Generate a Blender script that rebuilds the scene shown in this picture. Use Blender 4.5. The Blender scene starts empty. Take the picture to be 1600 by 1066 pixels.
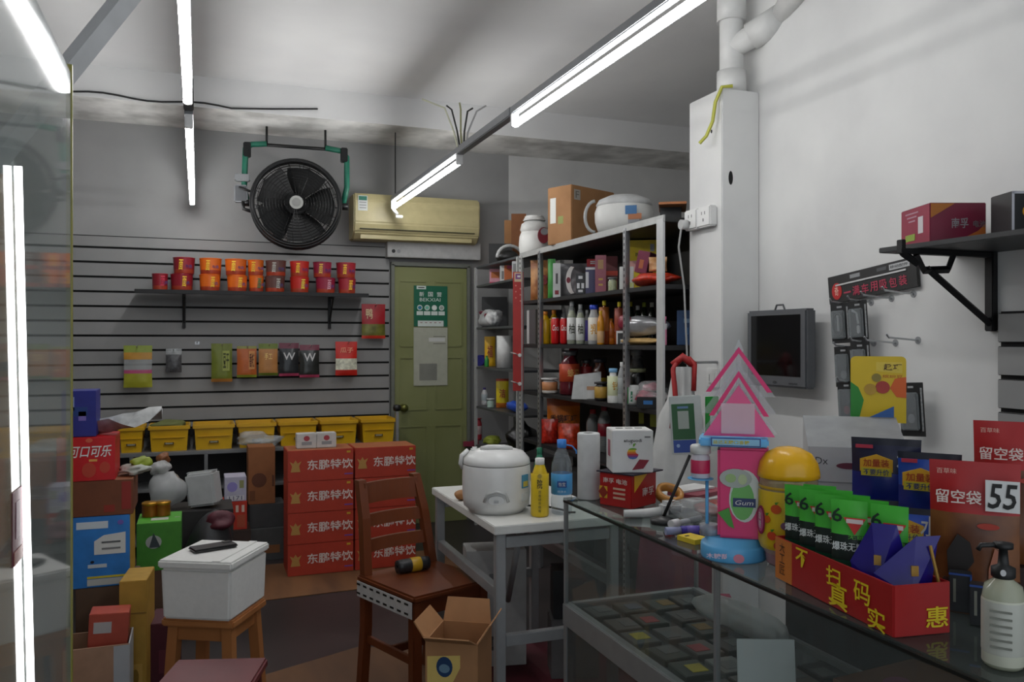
import bpy, bmesh, math, random
from mathutils import Vector, Matrix
random.seed(7)
SC = bpy.context.scene
COL = SC.collection

# ---------------- camera, world, exposure ----------------
YAW = math.radians(20.65); F = 1300.0; CH = 1.41
SN, CS = math.sin(YAW), math.cos(YAW)
cd = bpy.data.cameras.new('camera'); cam = bpy.data.objects.new('camera', cd); COL.objects.link(cam)
cam.location = (0, 0, CH); cam.rotation_euler = (math.pi/2, 0, -YAW)
cd.sensor_width = 36.0; cd.lens = 36.0*F/1600.0; cd.clip_start = 0.02
SC.camera = cam
SC.view_settings.view_transform = 'Standard'; SC.view_settings.look = 'None'
SC.view_settings.gamma = 1.0; SC.view_settings.use_curve_mapping = False
SC.view_settings.exposure = -0.38
W = bpy.data.worlds.new('daylight'); SC.world = W; W.use_nodes = True
W.node_tree.nodes['Background'].inputs[0].default_value = (0.86, 0.93, 1.0, 1)
W.node_tree.nodes['Background'].inputs[1].default_value = 1.2
TUBE = 50.0

# pixel (1600x1066 frame) -> ray helpers used to measure real positions
def ray(px):
    u = (px-800)/F
    return SN+u*CS, CS-u*SN
def atX(px, X):
    a, b = ray(px); z = X/a
    return z*b, z                       # Y, depth
def atY(px, Y):
    a, b = ray(px); z = Y/b
    return z*a, z                       # X, depth
def atZ(px, py, h):
    a, b = ray(px); z = F*(CH-h)/(py-533)
    return z*a, z*b, z
def hgt(py, z): return CH+(533-py)*z/F
def facing(x, y, k=1.0): return -math.atan2(x, y)*k

# ---------------- materials ----------------
MC = {}
def lin(c): return c/12.92 if c <= 0.04045 else ((c+0.055)/1.055)**2.4
def rgb(h): return tuple(lin(int(h[i:i+2], 16)/255) for i in (0, 2, 4))
def m(h, rough=.5, metal=0., var=.10, scale=18., emit=0., bump=0.):
    k = (h, rough, metal, var, scale, emit, bump)
    if k in MC: return MC[k]
    ma = bpy.data.materials.new('mat_'+h); ma.use_nodes = True
    nt = ma.node_tree; p = nt.nodes['Principled BSDF']; c = rgb(h)
    p.inputs['Roughness'].default_value = rough; p.inputs['Metallic'].default_value = metal
    p.inputs['Base Color'].default_value = (*c, 1)
    if emit:
        p.inputs['Emission Color'].default_value = (*c, 1); p.inputs['Emission Strength'].default_value = emit
    if var > 0:
        tc = nt.nodes.new('ShaderNodeTexCoord'); n = nt.nodes.new('ShaderNodeTexNoise')
        n.inputs['Scale'].default_value = scale; n.inputs['Detail'].default_value = 4
        r = nt.nodes.new('ShaderNodeValToRGB')
        r.color_ramp.elements[0].position = .3; r.color_ramp.elements[1].position = .7
        r.color_ramp.elements[0].color = (*[x*(1-var) for x in c], 1)
        r.color_ramp.elements[1].color = (*[min(1, x*(1+var)) for x in c], 1)
        nt.links.new(tc.outputs['Object'], n.inputs['Vector']); nt.links.new(n.outputs['Fac'], r.inputs['Fac'])
        nt.links.new(r.outputs['Color'], p.inputs['Base Color'])
        if bump:
            b = nt.nodes.new('ShaderNodeBump'); b.inputs['Strength'].default_value = bump; b.inputs['Distance'].default_value = .01
            nt.links.new(n.outputs['Fac'], b.inputs['Height']); nt.links.new(b.outputs['Normal'], p.inputs['Normal'])
    MC[k] = ma; return ma
def clear(h='ffffff', opac=.25, rough=.08, refl=1.0):
    """thin clear plastic or glass: mostly see-through, mirror-like at grazing angles"""
    k = ('clear', h, opac, rough, refl)
    if k in MC: return MC[k]
    ma = bpy.data.materials.new('clear_'+h); ma.use_nodes = True
    nt = ma.node_tree; N = nt.nodes; L = nt.links; N.remove(N['Principled BSDF'])
    c = (*rgb(h), 1)
    tr = N.new('ShaderNodeBsdfTransparent'); df = N.new('ShaderNodeBsdfDiffuse'); df.inputs[0].default_value = c
    tr.inputs[0].default_value = tuple(.55+.45*x for x in c[:3])+(1,)
    gl = N.new('ShaderNodeBsdfGlossy'); gl.inputs['Roughness'].default_value = rough
    m1 = N.new('ShaderNodeMixShader'); m1.inputs[0].default_value = opac
    L.new(tr.outputs[0], m1.inputs[1]); L.new(df.outputs[0], m1.inputs[2])
    fr = N.new('ShaderNodeFresnel'); fr.inputs[0].default_value = 1.45
    mu = N.new('ShaderNodeMath'); mu.operation = 'MULTIPLY'; mu.inputs[1].default_value = refl
    ge = N.new('ShaderNodeNewGeometry'); fb = N.new('ShaderNodeMath'); fb.operation = 'SUBTRACT'; fb.inputs[0].default_value = 1.0
    L.new(ge.outputs['Backfacing'], fb.inputs[1]); m3 = N.new('ShaderNodeMath'); m3.operation = 'MULTIPLY'
    L.new(fr.outputs[0], m3.inputs[0]); L.new(fb.outputs[0], m3.inputs[1]); L.new(m3.outputs[0], mu.inputs[0])
    m2 = N.new('ShaderNodeMixShader'); L.new(mu.outputs[0], m2.inputs[0])
    L.new(m1.outputs[0], m2.inputs[1]); L.new(gl.outputs[0], m2.inputs[2])
    L.new(m2.outputs[0], N['Material Output'].inputs[0])
    MC[k] = ma; return ma
def blend(h1, h2, scale=3., lo=.4, hi=.6, rough=.6, bump=0., detail=6, dist=0., stretch=(1, 1, 1)):
    k = ('blend', h1, h2, scale, lo, hi, rough, bump, stretch)
    if k in MC: return MC[k]
    ma = bpy.data.materials.new('blend_'+h1); ma.use_nodes = True
    nt = ma.node_tree; p = nt.nodes['Principled BSDF']; p.inputs['Roughness'].default_value = rough
    tc = nt.nodes.new('ShaderNodeTexCoord'); mp = nt.nodes.new('ShaderNodeMapping'); mp.inputs['Scale'].default_value = stretch
    n = nt.nodes.new('ShaderNodeTexNoise'); n.inputs['Scale'].default_value = scale; n.inputs['Detail'].default_value = detail
    n.inputs['Distortion'].default_value = dist
    r = nt.nodes.new('ShaderNodeValToRGB'); r.color_ramp.elements[0].position = lo; r.color_ramp.elements[1].position = hi
    r.color_ramp.elements[0].color = (*rgb(h1), 1); r.color_ramp.elements[1].color = (*rgb(h2), 1)
    nt.links.new(tc.outputs['Object'], mp.inputs[0]); nt.links.new(mp.outputs[0], n.inputs['Vector'])
    nt.links.new(n.outputs['Fac'], r.inputs['Fac']); nt.links.new(r.outputs['Color'], p.inputs['Base Color'])
    if bump:
        b = nt.nodes.new('ShaderNodeBump'); b.inputs['Strength'].default_value = bump; b.inputs['Distance'].default_value = .02
        nt.links.new(n.outputs['Fac'], b.inputs['Height']); nt.links.new(b.outputs['Normal'], p.inputs['Normal'])
    MC[k] = ma; return ma

WHITE = m('dcdcd8', .45, var=.04); BLACK = m('141414', .5, var=.2); GREYM = m('8c8e90', .4, .5, .08)
STEEL = m('b4b6b8', .3, .8, .06); CARD = blend('9a6e46', 'ab7d52', 6, .35, .65, .8); LED = m('ffffff', .4, var=0, emit=TUBE)
GLASS = clear('e8f0ee', .03, .01); FILM = clear('d8dcdc', .28, .18); FOGGY = clear('d4d6d6', .5, .3)
WOOD = blend('5a2a12', '6e3618', 5, .3, .7, .35, stretch=(1, 1, .12)); WOODL = blend('9c6236', 'b07544', 5, .3, .7, .5, stretch=(1, 1, .15))

# ---------------- mesh builder ----------------
FR = {'-y': ((1, 0, 0), (0, 0, 1)), '+y': ((-1, 0, 0), (0, 0, 1)), '+x': ((0, 1, 0), (0, 0, 1)), '-x': ((0, -1, 0), (0, 0, 1)),
      '+z': ((1, 0, 0), (0, 1, 0)), '-z': ((1, 0, 0), (0, -1, 0))}
TXT = {}
class MB:
    def __init__(s): s.bm = bmesh.new(); s.mats = []; s.xf = Matrix()
    def mi(s, mat):
        if mat not in s.mats: s.mats.append(mat)
        return s.mats.index(mat)
    def v(s, p): return s.bm.verts.new(s.xf @ Vector(p))
    def f(s, vs, mat, smooth=False):
        try: fc = s.bm.faces.new(vs)
        except ValueError: return None
        fc.material_index = s.mi(mat); fc.smooth = smooth; return fc
    def box(s, c, d, mat, bev=0, faces=None, taper=1.0):
        x, y, z = (q/2 for q in d); t = taper
        P = [(-x*t, -y*t, -z), (x*t, -y*t, -z), (x*t, y*t, -z), (-x*t, y*t, -z), (-x, -y, z), (x, -y, z), (x, y, z), (-x, y, z)]
        V = [s.v((c[0]+p[0], c[1]+p[1], c[2]+p[2])) for p in P]
        Q = {'-z': (3, 2, 1, 0), '+z': (4, 5, 6, 7), '-y': (0, 1, 5, 4), '+x': (1, 2, 6, 5), '+y': (2, 3, 7, 6), '-x': (3, 0, 4, 7)}
        fs = [s.f([V[i] for i in q], (faces or {}).get(k, mat)) for k, q in Q.items()]
        if bev: bmesh.ops.bevel(s.bm, geom=list({e for f in fs for e in f.edges}), offset=bev, segments=2, affect='EDGES', clamp_overlap=True)
        return s
    def lathe(s, prof, n=20, c=(0, 0, 0), mats=None, mat=None, axis=None):
        """prof: [(r, z)], mats per segment"""
        rings = []
        for r, z in prof:
            if r < 1e-6: rings.append([s.v((c[0], c[1], c[2]+z))])
            else: rings.append([s.v((c[0]+r*math.cos(2*math.pi*i/n), c[1]+r*math.sin(2*math.pi*i/n), c[2]+z)) for i in range(n)])
        for k in range(len(rings)-1):
            a, b = rings[k], rings[k+1]; mt = mats[k] if mats else mat
            for i in range(n):
                j = (i+1) % n
                if len(a) == 1 and len(b) == 1: continue
                if len(a) == 1: s.f([a[0], b[j], b[i]], mt, True)
                elif len(b) == 1: s.f([a[i], a[j], b[0]], mt, True)
                else: s.f([a[i], a[j], b[j], b[i]], mt, True)
        return s
    def cyl(s, p0, p1, r, mat, n=12, r1=None):
        return s.tube([p0, p1], r, mat, n, r1)
    def tube(s, pts, r, mat, n=8, r1=None, closed=False):
        P = [Vector(p) for p in pts]; N = len(P); rings = []; up = None
        for i, p in enumerate(P):
            if closed: t = (P[(i+1) % N]-P[i-1])
            else: t = (P[min(i+1, N-1)]-P[max(i-1, 0)])
            t.normalize()
            if up is None: up = Vector((0, 0, 1)) if abs(t.z) < .9 else Vector((1, 0, 0))
            a = (up-t*up.dot(t)); a.normalize(); b = t.cross(a); up = a
            rr = r if r1 is None else r+(r1-r)*i/(N-1)
            rings.append([s.v(p+(a*math.cos(2*math.pi*k/n)+b*math.sin(2*math.pi*k/n))*rr) for k in range(n)])
        for i in range(N if closed else N-1):
            a, b = rings[i], rings[(i+1) % N]
            for k in range(n): s.f([a[k], a[(k+1) % n], b[(k+1) % n], b[k]], mat, n > 6)
        if not closed:
            s.f(rings[0][::-1], mat); s.f(rings[-1], mat)
        return s
    def prism(s, pts, n, c, t, mat):
        """flat outline pts (x right, y up) on face n at c, thickness t outwards"""
        R, U = Vector(FR[n][0]), Vector(FR[n][1]); Nn = R.cross(U); c = Vector(c)
        A = [s.v(c+R*x+U*y) for x, y in pts]; B = [s.v(c+R*x+U*y+Nn*t) for x, y in pts]
        s.f(A[::-1], mat); s.f(B, mat)
        for i in range(len(pts)):
            j = (i+1) % len(pts); s.f([A[i], A[j], B[j], B[i]], mat)
        return s
    def panel(s, n, c, w, h, mat, t=.0009):
        return s.prism([(-w/2, -h/2), (w/2, -h/2), (w/2, h/2), (-w/2, h/2)], n, c, t, mat)
    def disc(s, n, c, rx, ry, mat, t=.0012, k=18):
        return s.prism([(rx*math.cos(2*math.pi*i/k), ry*math.sin(2*math.pi*i/k)) for i in range(k)], n, c, t, mat)
    def text(s, n, c, w, h, st, mat, t=.0018, bold=.0, shear=0., wrap=0., surf=None, rot=0.):
        key = (st, bold, shear)
        if key not in TXT:
            cu = bpy.data.curves.new('lettering_source', 'FONT'); cu.body = st; cu.offset = min(bold, .013); cu.shear = shear; cu.resolution_u = 2
            ob = bpy.data.objects.new('lettering_source', cu); COL.objects.link(ob)
            dg = bpy.context.evaluated_depsgraph_get(); me = bpy.data.meshes.new_from_object(ob.evaluated_get(dg))
            vs = [tuple(v.co[:2]) for v in me.vertices]; fs = [tuple(p.vertices) for p in me.polygons]
            bpy.data.objects.remove(ob); bpy.data.curves.remove(cu); bpy.data.meshes.remove(me)
            xs = [v[0] for v in vs]; ys = [v[1] for v in vs]
            x0, x1, y0, y1 = min(xs), max(xs), min(ys), max(ys)
            TXT[key] = ([((x-x0)/max(1e-6, x1-x0)-.5, (y-y0)/max(1e-6, y1-y0)-.5) for x, y in vs], fs)
        vs, fs = TXT[key]
        R, U = Vector(FR[n][0]), Vector(FR[n][1]); Nn = R.cross(U); c = Vector(c); V = []
        cr, sr = math.cos(rot), math.sin(rot)
        for x, y in vs:
            x *= w; y *= h; x, y = x*cr-y*sr, x*sr+y*cr
            if wrap:
                a = x/wrap; V.append(s.v(c+R*(math.sin(a)*wrap)+Nn*((math.cos(a)-1)*wrap+t)+U*y))
            else: V.append(s.v(c+R*x+U*y+Nn*(t+(surf(x, y) if surf else 0))))
        for q in fs: s.f([V[i] for i in q], mat)
        return s
    def pouch(s, w, h, d, bands, seed=0, c=(0, 0, 0), crink=.05, nx=9, nz=12, topw=1.0):
        """pillow pouch standing on c, facing -y; bands: [(v_top_fraction, mat)] from the bottom up"""
        rnd = random.Random(seed)
        def th(u, v): return d/2*max(.04, (1-abs(u)**3)*min(1, (1-v)*2.2)*min(1, .35+v*6) if v < .97 else .04)
        for side in (-1, 1):
            G = []
            for j in range(nz+1):
                v = j/nz; row = []
                for i in range(nx+1):
                    u = 2*i/nx-1; ww = w*(1+(topw-1)*v)
                    e = 0 if (i in (0, nx) or j in (0, nz)) else rnd.uniform(-1, 1)*crink*d
                    row.append(s.v((c[0]+u*ww/2*(1-.03*math.sin(v*math.pi)), c[1]+side*th(u, v)+e, c[2]+v*h)))
                G.append(row)
            for j in range(nz):
                v = (j+.5)/nz; mt = next((q[1] for q in bands if v <= q[0]), bands[-1][1])
                for i in range(nx):
                    q = [G[j][i], G[j][i+1], G[j+1][i+1], G[j+1][i]]
                    s.f(q if side < 0 else q[::-1], mt, True)
        bmesh.ops.remove_doubles(s.bm, verts=s.bm.verts[:], dist=1e-5)
        return s
    def lump(s, c, r, mat, seed=0, amp=.3, n=3, fl=1.0):
        """crumpled bag-like lump"""
        rnd = random.Random(seed); ret = bmesh.ops.create_icosphere(s.bm, subdivisions=n, radius=1)
        ph = [(Vector((rnd.gauss(0, 1), rnd.gauss(0, 1), rnd.gauss(0, 1))), rnd.uniform(0, 6)) for _ in range(9)]
        for v in ret['verts']:
            p = v.co.copy(); k = 1+amp*sum(math.sin(3.2*p.dot(a)+b) for a, b in ph)/4
            q = Vector((p.x*r[0], p.y*r[1], p.z*r[2]))*k
            if q.z < -r[2]*fl: q.z = -r[2]*fl
            v.co = s.xf @ (Vector(c)+q)
        for f in {f for v in ret['verts'] for f in v.link_faces}: f.material_index = s.mi(mat); f.smooth = True
        return s
    def build(s, name, parent=None, loc=(0, 0, 0), rz=0., label=None):
        me = bpy.data.meshes.new(name); s.bm.normal_update(); s.bm.to_mesh(me); s.bm.free()
        for q in s.mats: me.materials.append(q)
        o = bpy.data.objects.new(name, me); COL.objects.link(o)
        o.location = loc; o.rotation_euler = (0, 0, rz)
        if parent is not None: o.parent = parent
        if label: o['label'] = label
        return o
def tag(o, label, cat, group=None):
    o['label'] = label; o['category'] = cat
    if group: o['group'] = group
    return o
def thing(name, label, cat, loc=(0, 0, 0), rz=0., group=None, rot=None):
    o = bpy.data.objects.new(name, None); COL.objects.link(o); o.empty_display_size = .05
    o.location = loc; o.rotation_euler = rot if rot else (0, 0, rz)
    return tag(o, label, cat, group)
def struct(o): o['kind'] = 'structure'; return o
def dup(root, loc, rz=None, label=None, group=None):
    r = root.copy(); COL.objects.link(r); r.location = loc
    if rz is not None: r.rotation_euler = (0, 0, rz)
    if label: r['label'] = label
    if group: r['group'] = group
    for ch in root.children:
        c = ch.copy(); COL.objects.link(c); c.parent = r
        for g in ch.children:
            d = g.copy(); COL.objects.link(d); d.parent = c
    return r
EPS = .0008

# ---------------- generic goods ----------------
def bottle(name, label, cat, loc, h, r, body, lab=None, cap=None, lz=(.25, .62), sh=.72, nr=.38, group=None, txt=None, rz=0., tcol=None, n=18, liquid=None):
    t = thing(name, label, cat, loc, rz, group)
    caph = h*.07; zb = h-caph
    b = MB(); b.lathe([(0, 0), (r*.9, 0), (r, r*.15), (r, h*.2), (r*.97, h*.24), (r, h*.28), (r, h*sh*.88), (r*.93, h*sh*.95), (r*.62, h*(sh+.1)), (r*nr, h*(sh+.17)), (r*nr, zb)], n, mat=body)
    b.build('bottle_body', t)
    if liquid:
        q = MB(); q.lathe([(0, .003), (r*.86, .003), (r*.95, r*.2), (r*.92, h*.24), (r*.95, h*sh*.86), (r*.5, h*(sh+.07)), (0, h*(sh+.07))], n, mat=liquid); q.build('drink', t)
    if lab:
        q = MB(); q.lathe([(r*.99, h*lz[0]), (r*1.02, h*lz[0]+.001), (r*1.02, h*lz[1]-.001), (r*.99, h*lz[1])], n, mat=lab)
        if txt: q.text('-y', (0, -r*1.02, h*(lz[0]+lz[1])/2), r*1.3, h*(lz[1]-lz[0])*.45, txt, tcol or WHITE, wrap=r*1.02, t=.001, bold=.01)
        q.build('bottle_label', t)
    if cap:
        q = MB(); q.lathe([(r*nr*1.15, zb-caph*.6), (r*nr*1.25, zb-caph*.5), (r*nr*1.25, h-.001), (r*nr*1.1, h), (0, h)], n, mat=cap); q.build('cap', t)
    return t
def carton(name, label, cat, loc, w, d, h, rz, mat, deco=None, group=None, faces=None, bev=.002):
    b = MB(); b.box((0, 0, h/2), (w, d, h), mat, bev, faces)
    if deco: deco(b, w, d, h)
    return tag(b.build(name, None, loc, rz), label, cat, group)
def bag(name, label, cat, loc, w, h, d, rz, bands, seed=0, deco=None, group=None, lean=0., topw=1.0, crink=.05):
    b = MB(); b.pouch(w, h, d, bands, seed, topw=topw, crink=crink)
    if deco: deco(b, w, d, h)
    o = b.build(name, None, loc, rz)
    if lean: o.rotation_euler = (lean, 0, rz)
    return tag(o, label, cat, group)

# ---------------- the setting ----------------
YB = 6.3; XR = 2.3; HC = 3.11
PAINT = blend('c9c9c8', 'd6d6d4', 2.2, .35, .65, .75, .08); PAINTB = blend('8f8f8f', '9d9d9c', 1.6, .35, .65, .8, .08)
CEIL = blend('dadada', 'e4e4e3', 1.3, .35, .65, .85, .05); DIRTY = blend('b4b3af', 'e2e1dd', 3.5, .38, .6, .85, .15)
FLOORM = blend('242121', '352e2e', 2.3, .35, .65, .42, .05)
def room_box(name, x0, x1, y0, y1, z0, z1, mat, faces=None):
    b = MB(); b.box(((x1-x0)/2, (y1-y0)/2, (z1-z0)/2), (x1-x0, y1-y0, z1-z0), mat, 0, faces)
    return struct(b.build(name, None, (x0, y0, z0)))
room_box('floor', -1.5, 4.2, -.8, YB, -.1, 0, FLOORM)
room_box('ceiling', -1.5, 4.2, -.8, YB, HC, HC+.1, CEIL)
room_box('wall_alcove_back', 2.345, 4.2, YB, YB+.12, 0, HC, PAINT)  # same back wall, painted lighter to hold the stronger light on this stretch
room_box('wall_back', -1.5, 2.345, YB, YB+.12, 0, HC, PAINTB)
room_box('wall_left', -1.62, -1.5, -.8, YB, 0, HC, PAINTB)
room_box('wall_right', XR, XR+.14, -.8, 3.285, 0, HC, PAINT)
room_box('wall_alcove_front', XR+.14, 4.2, 3.165, 3.285, 0, HC, PAINT)
room_box('wall_alcove_right', 4.2, 4.32, 3.165, YB, 0, HC, PAINT)
bm_ = room_box('trim_1', -1.5, 4.2, 5.7, YB, 2.91, HC, CEIL, {'-z': DIRTY})
# pier boxing in the drain pipe
b = MB(); b.box((0, 0, 1.25), (XR-2.107, .255, 2.5), PAINT, .004)
b.disc('-y', (-.052, -.1275, 2.115), .011, .03, m('0a0a0a', .9, var=0), .001); b.disc('-x', (-(XR-2.107)/2, -.05, 2.33), .006, .008, m('101010', .9, var=0), .001)
struct(b.build('wall_pier', None, ((2.107+XR)/2, 3.03+.1275, 0)))
# slatted panel on the back wall, plank by plank with dark grooves
SLAT = blend('848484', '8f8f8e', 2.5, .35, .65, .55); GROOVE = m('0c0c0c', .8, var=0)
def slat_panel(name, x0, x1, h0, grooves, h1):
    b = MB(); b.box(((x1-x0)/2, -.004, (h0+h1)/2), (x1-x0, .008, h1-h0), GROOVE)
    ed = [h0]+list(grooves)+[h1]
    for a, c in zip(ed[:-1], ed[1:]): b.box(((x1-x0)/2, -.013, (a+c)/2), (x1-x0, .018, c-a-.011), SLAT, .002)
    return b
struct(slat_panel('s', -1.5, 1.365, .8, [.847+.1*k for k in range(13)], 2.13).build('wall_slats_back', None, (-1.5, YB, 0)))
b = MB(); L_ = 1.75
b.box((-.004, -L_/2, 1.05), (.008, L_, .9), GROOVE)
for k in range(9): b.box((-.013, -L_/2, .65+.1*k), (.018, L_, .088), SLAT, .002)
struct(b.build('wall_slats_right', None, (XR, 1.85, 0)))
# dark base strip under the slats and boxed-in cover over the door
b = MB(); b.box((1.43, -.02, .0), (2.86, .04, .05), m('15161a', .6)); struct(b.build('trim_2', None, (-1.5, YB, .775)))
b = MB(); b.box((.36, -.05, 0), (.74, .1, .13), m('a9a9a8', .6), .004); b.disc('-y', (.035, -.1, -.02), .014, .014, BLACK); b.disc('-y', (.075, -.1, -.02), .014, .014, GREYM)
struct(b.build('trim_3', None, (1.345, YB, 2.11)))
# green door
dr = bpy.data.objects.new('door_1', None); COL.objects.link(dr); dr.location = (1.69, YB, 0); struct(dr)
DG = blend('777b4a', '83875a', 2.0, .35, .65, .5); DW = .29
b = MB(); b.box((0, -.02, .99), (2*DW, .03, 1.98), DG, .003)
for x, w in ((-.14, .21), (.14, .21)):
    for z, h in ((1.62, .5), (1.08, .4), (.45, .6)):
        for zz in (-h/2, h/2): b.box((x, -.037, z+zz), (w, .008, .014), DG, .002)
        for xx in (-w/2, w/2): b.box((x+xx, -.037, z), (.014, .008, h), DG, .002)
b.build('door_leaf', dr)
b = MB()
FRM = m('6b6e66', .5)
for x in (-DW-.013, DW+.013): b.box((x, -.02, 1.0), (.026, .06, 2.0), FRM, .003)
b.box((0, -.02, 2.0), (2*DW+.05, .06, .03), FRM, .003); b.build('door_frame', dr)
b = MB(); b.lathe([(0, 0), (.028, 0), (.028, .008), (.012, .012), (.012, .04), (.026, .05), (.03, .065), (.02, .08), (0, .082)], 16, mat=m('6f7038', .3, .7))
o = b.build('door_handle', dr, (-.225, -.036, .90)); o.rotation_euler = (math.pi/2, 0, 0)
# skirting on the right wall
b = MB(); b.box((-.006, 1.9, .05), (.012, 3.8, .1), m('7c7a78', .6), .002); struct(b.build('baseboard_right', None, (XR, -.78, 0)))

# ---------------- poster and paper on the door ----------------
PG = m('0f5f45', .4, var=.03); OFF = m('c9d3cc', .5, var=.03)
b = MB(); b.panel('-y', (0, 0, 0), .268, .315, PG, .002)
b.panel('-y', (-.075, -.002, .143), .075, .026, OFF, .001); b.panel('-y', (-.075, -.003, .143), .05, .007, m('333333', var=0), .001)
for i, ch in enumerate('新国营'): b.text('-y', (-.072+.07*i, -.002, .092), .038, .036, ch, OFF, .001, bold=.03)
b.text('-y', (-.005, -.002, .05), .165, .026, 'BEKXIAI', OFF, .001)
for i, hx in enumerate(('2c7a9a', '6fb7a0', 'd8dcd6', '9aa39a')):
    x = -.087+.058*i
    b.disc('-y', (x, -.002, -.012), .021, .021, OFF, .001); b.disc('-y', (x, -.0025, -.012), .015, .014, m(hx, var=0), .0012); b.panel('-y', (x, -.002, -.055), .05, .03, OFF, .001)
b.panel('-y', (0, -.002, -.135), .205, .045, OFF, .0012)
for i in range(5): b.panel('-y', (-.075+.037*i, -.003, -.128), .018, .005, m('8a5a58', var=0), .001)
tag(b.build('poster', None, (1.685, YB-.041, 1.68)), 'dark green poster with white icons on the upper half of the green door', 'poster')
b = MB(); b.panel('-y', (0, 0, 0), .27, .45, m('a9ab9b', .6, var=.06), .0015)
b.panel('-y', (.05, -.001, .13), .13, .03, m('c8cac6', var=0), .001); b.panel('-y', (.07, -.001, .155), .1, .004, m('333333', var=0), .001); b.panel('-y', (.07, -.001, .10), .1, .004, m('333333', var=0), .001)
b.panel('-y', (-.02, -.001, -.12), .14, .13, m('7b7c74', .6, var=.12, scale=9), .001)  # blurred grey reflection put into the sheet's colour
tag(b.build('notice', None, (1.685, YB-.041, 1.29)), 'faded grey paper notice on the green door, right below the green poster', 'notice')

# ---------------- lights ----------------
BAR = m('7f8184', .4, .3, .05)
def light(label, x, y0, y1, h, rods):
    t = thing('tube_light', label, 'light', (x, y0, h), 0, 'hanging tube lights'); L = y1-y0
    b = MB(); b.box((0, L/2, .062), (.036, L, .036), BAR, .004); b.build('light_housing', t)
    b = MB(); b.tube([(0, .02, 0), (0, L-.02, 0)], .015, LED, 12); tb = b.build('tube', t)
    for yy in (.012, L-.012):
        b = MB(); b.box((0, yy, .018), (.034, .024, .062), m('d5d5d5', .4), .003); b.build('end_cap', tb)
    for yy in rods:
        top = (2.91 if y0+yy > 5.7 else HC)-h
        b = MB(); b.tube([(0, yy, .078), (0, yy, top)], .005, m('2a2a2a', .5), 6); b.build('hanging_rod', t)
    return t
light('far LED tube of the left row, hanging close to the slatted back wall', -.04, 3.92, 6.15, 2.36, (.4, 2.0))
b = MB(); b.tube([(0, 0, 0), (.03, -.01, -.035)], .012, m('d8d8d6', .4), 8); b.box((.04, -.01, -.05), (.05, .02, .02), m('d8d8d6', .4), .003)
tag(b.build('plug_connector', None, (1.325, 5.955, 2.364)), 'small white plug dangling from the far end of the right light row', 'plug')
light('near LED tube of the left row, cut by the top edge of the photo', -.04, 2.3, 3.55, 2.36, (.1, .9))
light('far LED tube of the right row, hanging in front of the air conditioner', 1.325, 4.315, 5.97, 2.38, (1.58,))
light('near LED tube of the right row, its long diagonal above the shop counter', 1.325, 1.5, 3.494, 2.38, (.1, .45))
def dangling(name, label, cat, pts, r, mat, group=None):
    p0 = Vector(pts[0]); b = MB(); b.tube([Vector(p)-p0 for p in pts], r, mat, 6)
    return tag(b.build(name, None, tuple(p0)), label, cat, group)
def wav(a, b_, n, amp, ph=0.): return [tuple(Vector(a).lerp(Vector(b_), i/n)+Vector((0, 0, amp*math.sin(i*.9+ph)))) for i in range(n+1)]
b = MB(); b.box((0, .41, .06), (.042, .82, .042), BAR, .004)
tag(b.build('light_rail', None, (1.325, 3.495, 2.38)), 'bare grey rail joining the two tubes of the right row', 'rail')
b = MB(); b.box((0, .18, .06), (.042, .365, .042), m('3a3b3c', .5), .004)
tag(b.build('light_rail', None, (-.04, 3.552, 2.38)), 'short dark rail joining the two tubes of the left row', 'rail')
dangling('cable', 'thin black cable sagging along the dirty ceiling beam', 'cable', wav((-1.3, 5.69, 2.935), (.2, 5.69, 2.925), 18, .012)+[(.45, 5.69, 2.94), (.75, 5.69, 2.97)], .006, m('1d1d1d', .6))
for k in range(5):
    hx = ('c9c9b0', '2b2b2b', '9c9c70', '2b2b2b', 'b8b8b8')[k]
    dangling('wire_end', 'loose wire end sprouting above the right light rail', 'wire', [(1.325+.012*(k-2), 4.28, 2.452), (1.325+.02*(k-2), 4.3, 2.54), (1.325+.045*(k-2), 4.3+.02*(k % 2), 2.66), (1.325+.075*(k-2)-(.06 if k == 0 else 0), 4.32, 2.70-.02*(k % 2))], .005, m(hx, .5), 'loose wires over the right light row')
dangling('earth_cable', 'yellow-green cable curling round the top of the white pier', 'cable', [(2.14, 3.0, 2.502), (2.10, 3.02, 2.50), (2.087, 3.05, 2.44), (2.08, 3.06, 2.36), (2.062, 3.08, 2.30), (2.04, 3.1, 2.27)], .008, m('a8a83c', .5))

# ---------------- drain pipe ----------------
PVC = m('c9c9c7', .4, var=.05)
t = thing('drain_pipe', 'white plastic drain pipe with an angled branch rising from the pier', 'pipe', (2.205, 3.1, 2.5))
b = MB(); b.tube([(0, 0, 0), (0, 0, .609)], .052, PVC, 18); b.build('upright_pipe', t)
for z, hh in ((.0, .10), (.32, .14)):
    b = MB(); b.tube([(0, 0, z), (0, 0, z+hh)], .064, PVC, 18); b.build('collar', t)
b = MB(); d_ = Vector((.40, -.62, .30)); b.tube([(0, 0, .2), tuple(Vector((0, 0, .2))+d_*.3)], .05, PVC, 16)
b.tube([tuple(Vector((0, 0, .2))+d_*.12), tuple(Vector((0, 0, .2))+d_*.30)], .06, PVC, 16)
b.build('branch_collar', t)
b = MB(); p_ = Vector((0, 0, .2))+d_*.3
b.tube([p_, (.035, -.45, .36), (.03, -1.0, .50), (.03, -1.75, .57)], .05, PVC, 16); b.build('branch_pipe', t)

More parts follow.
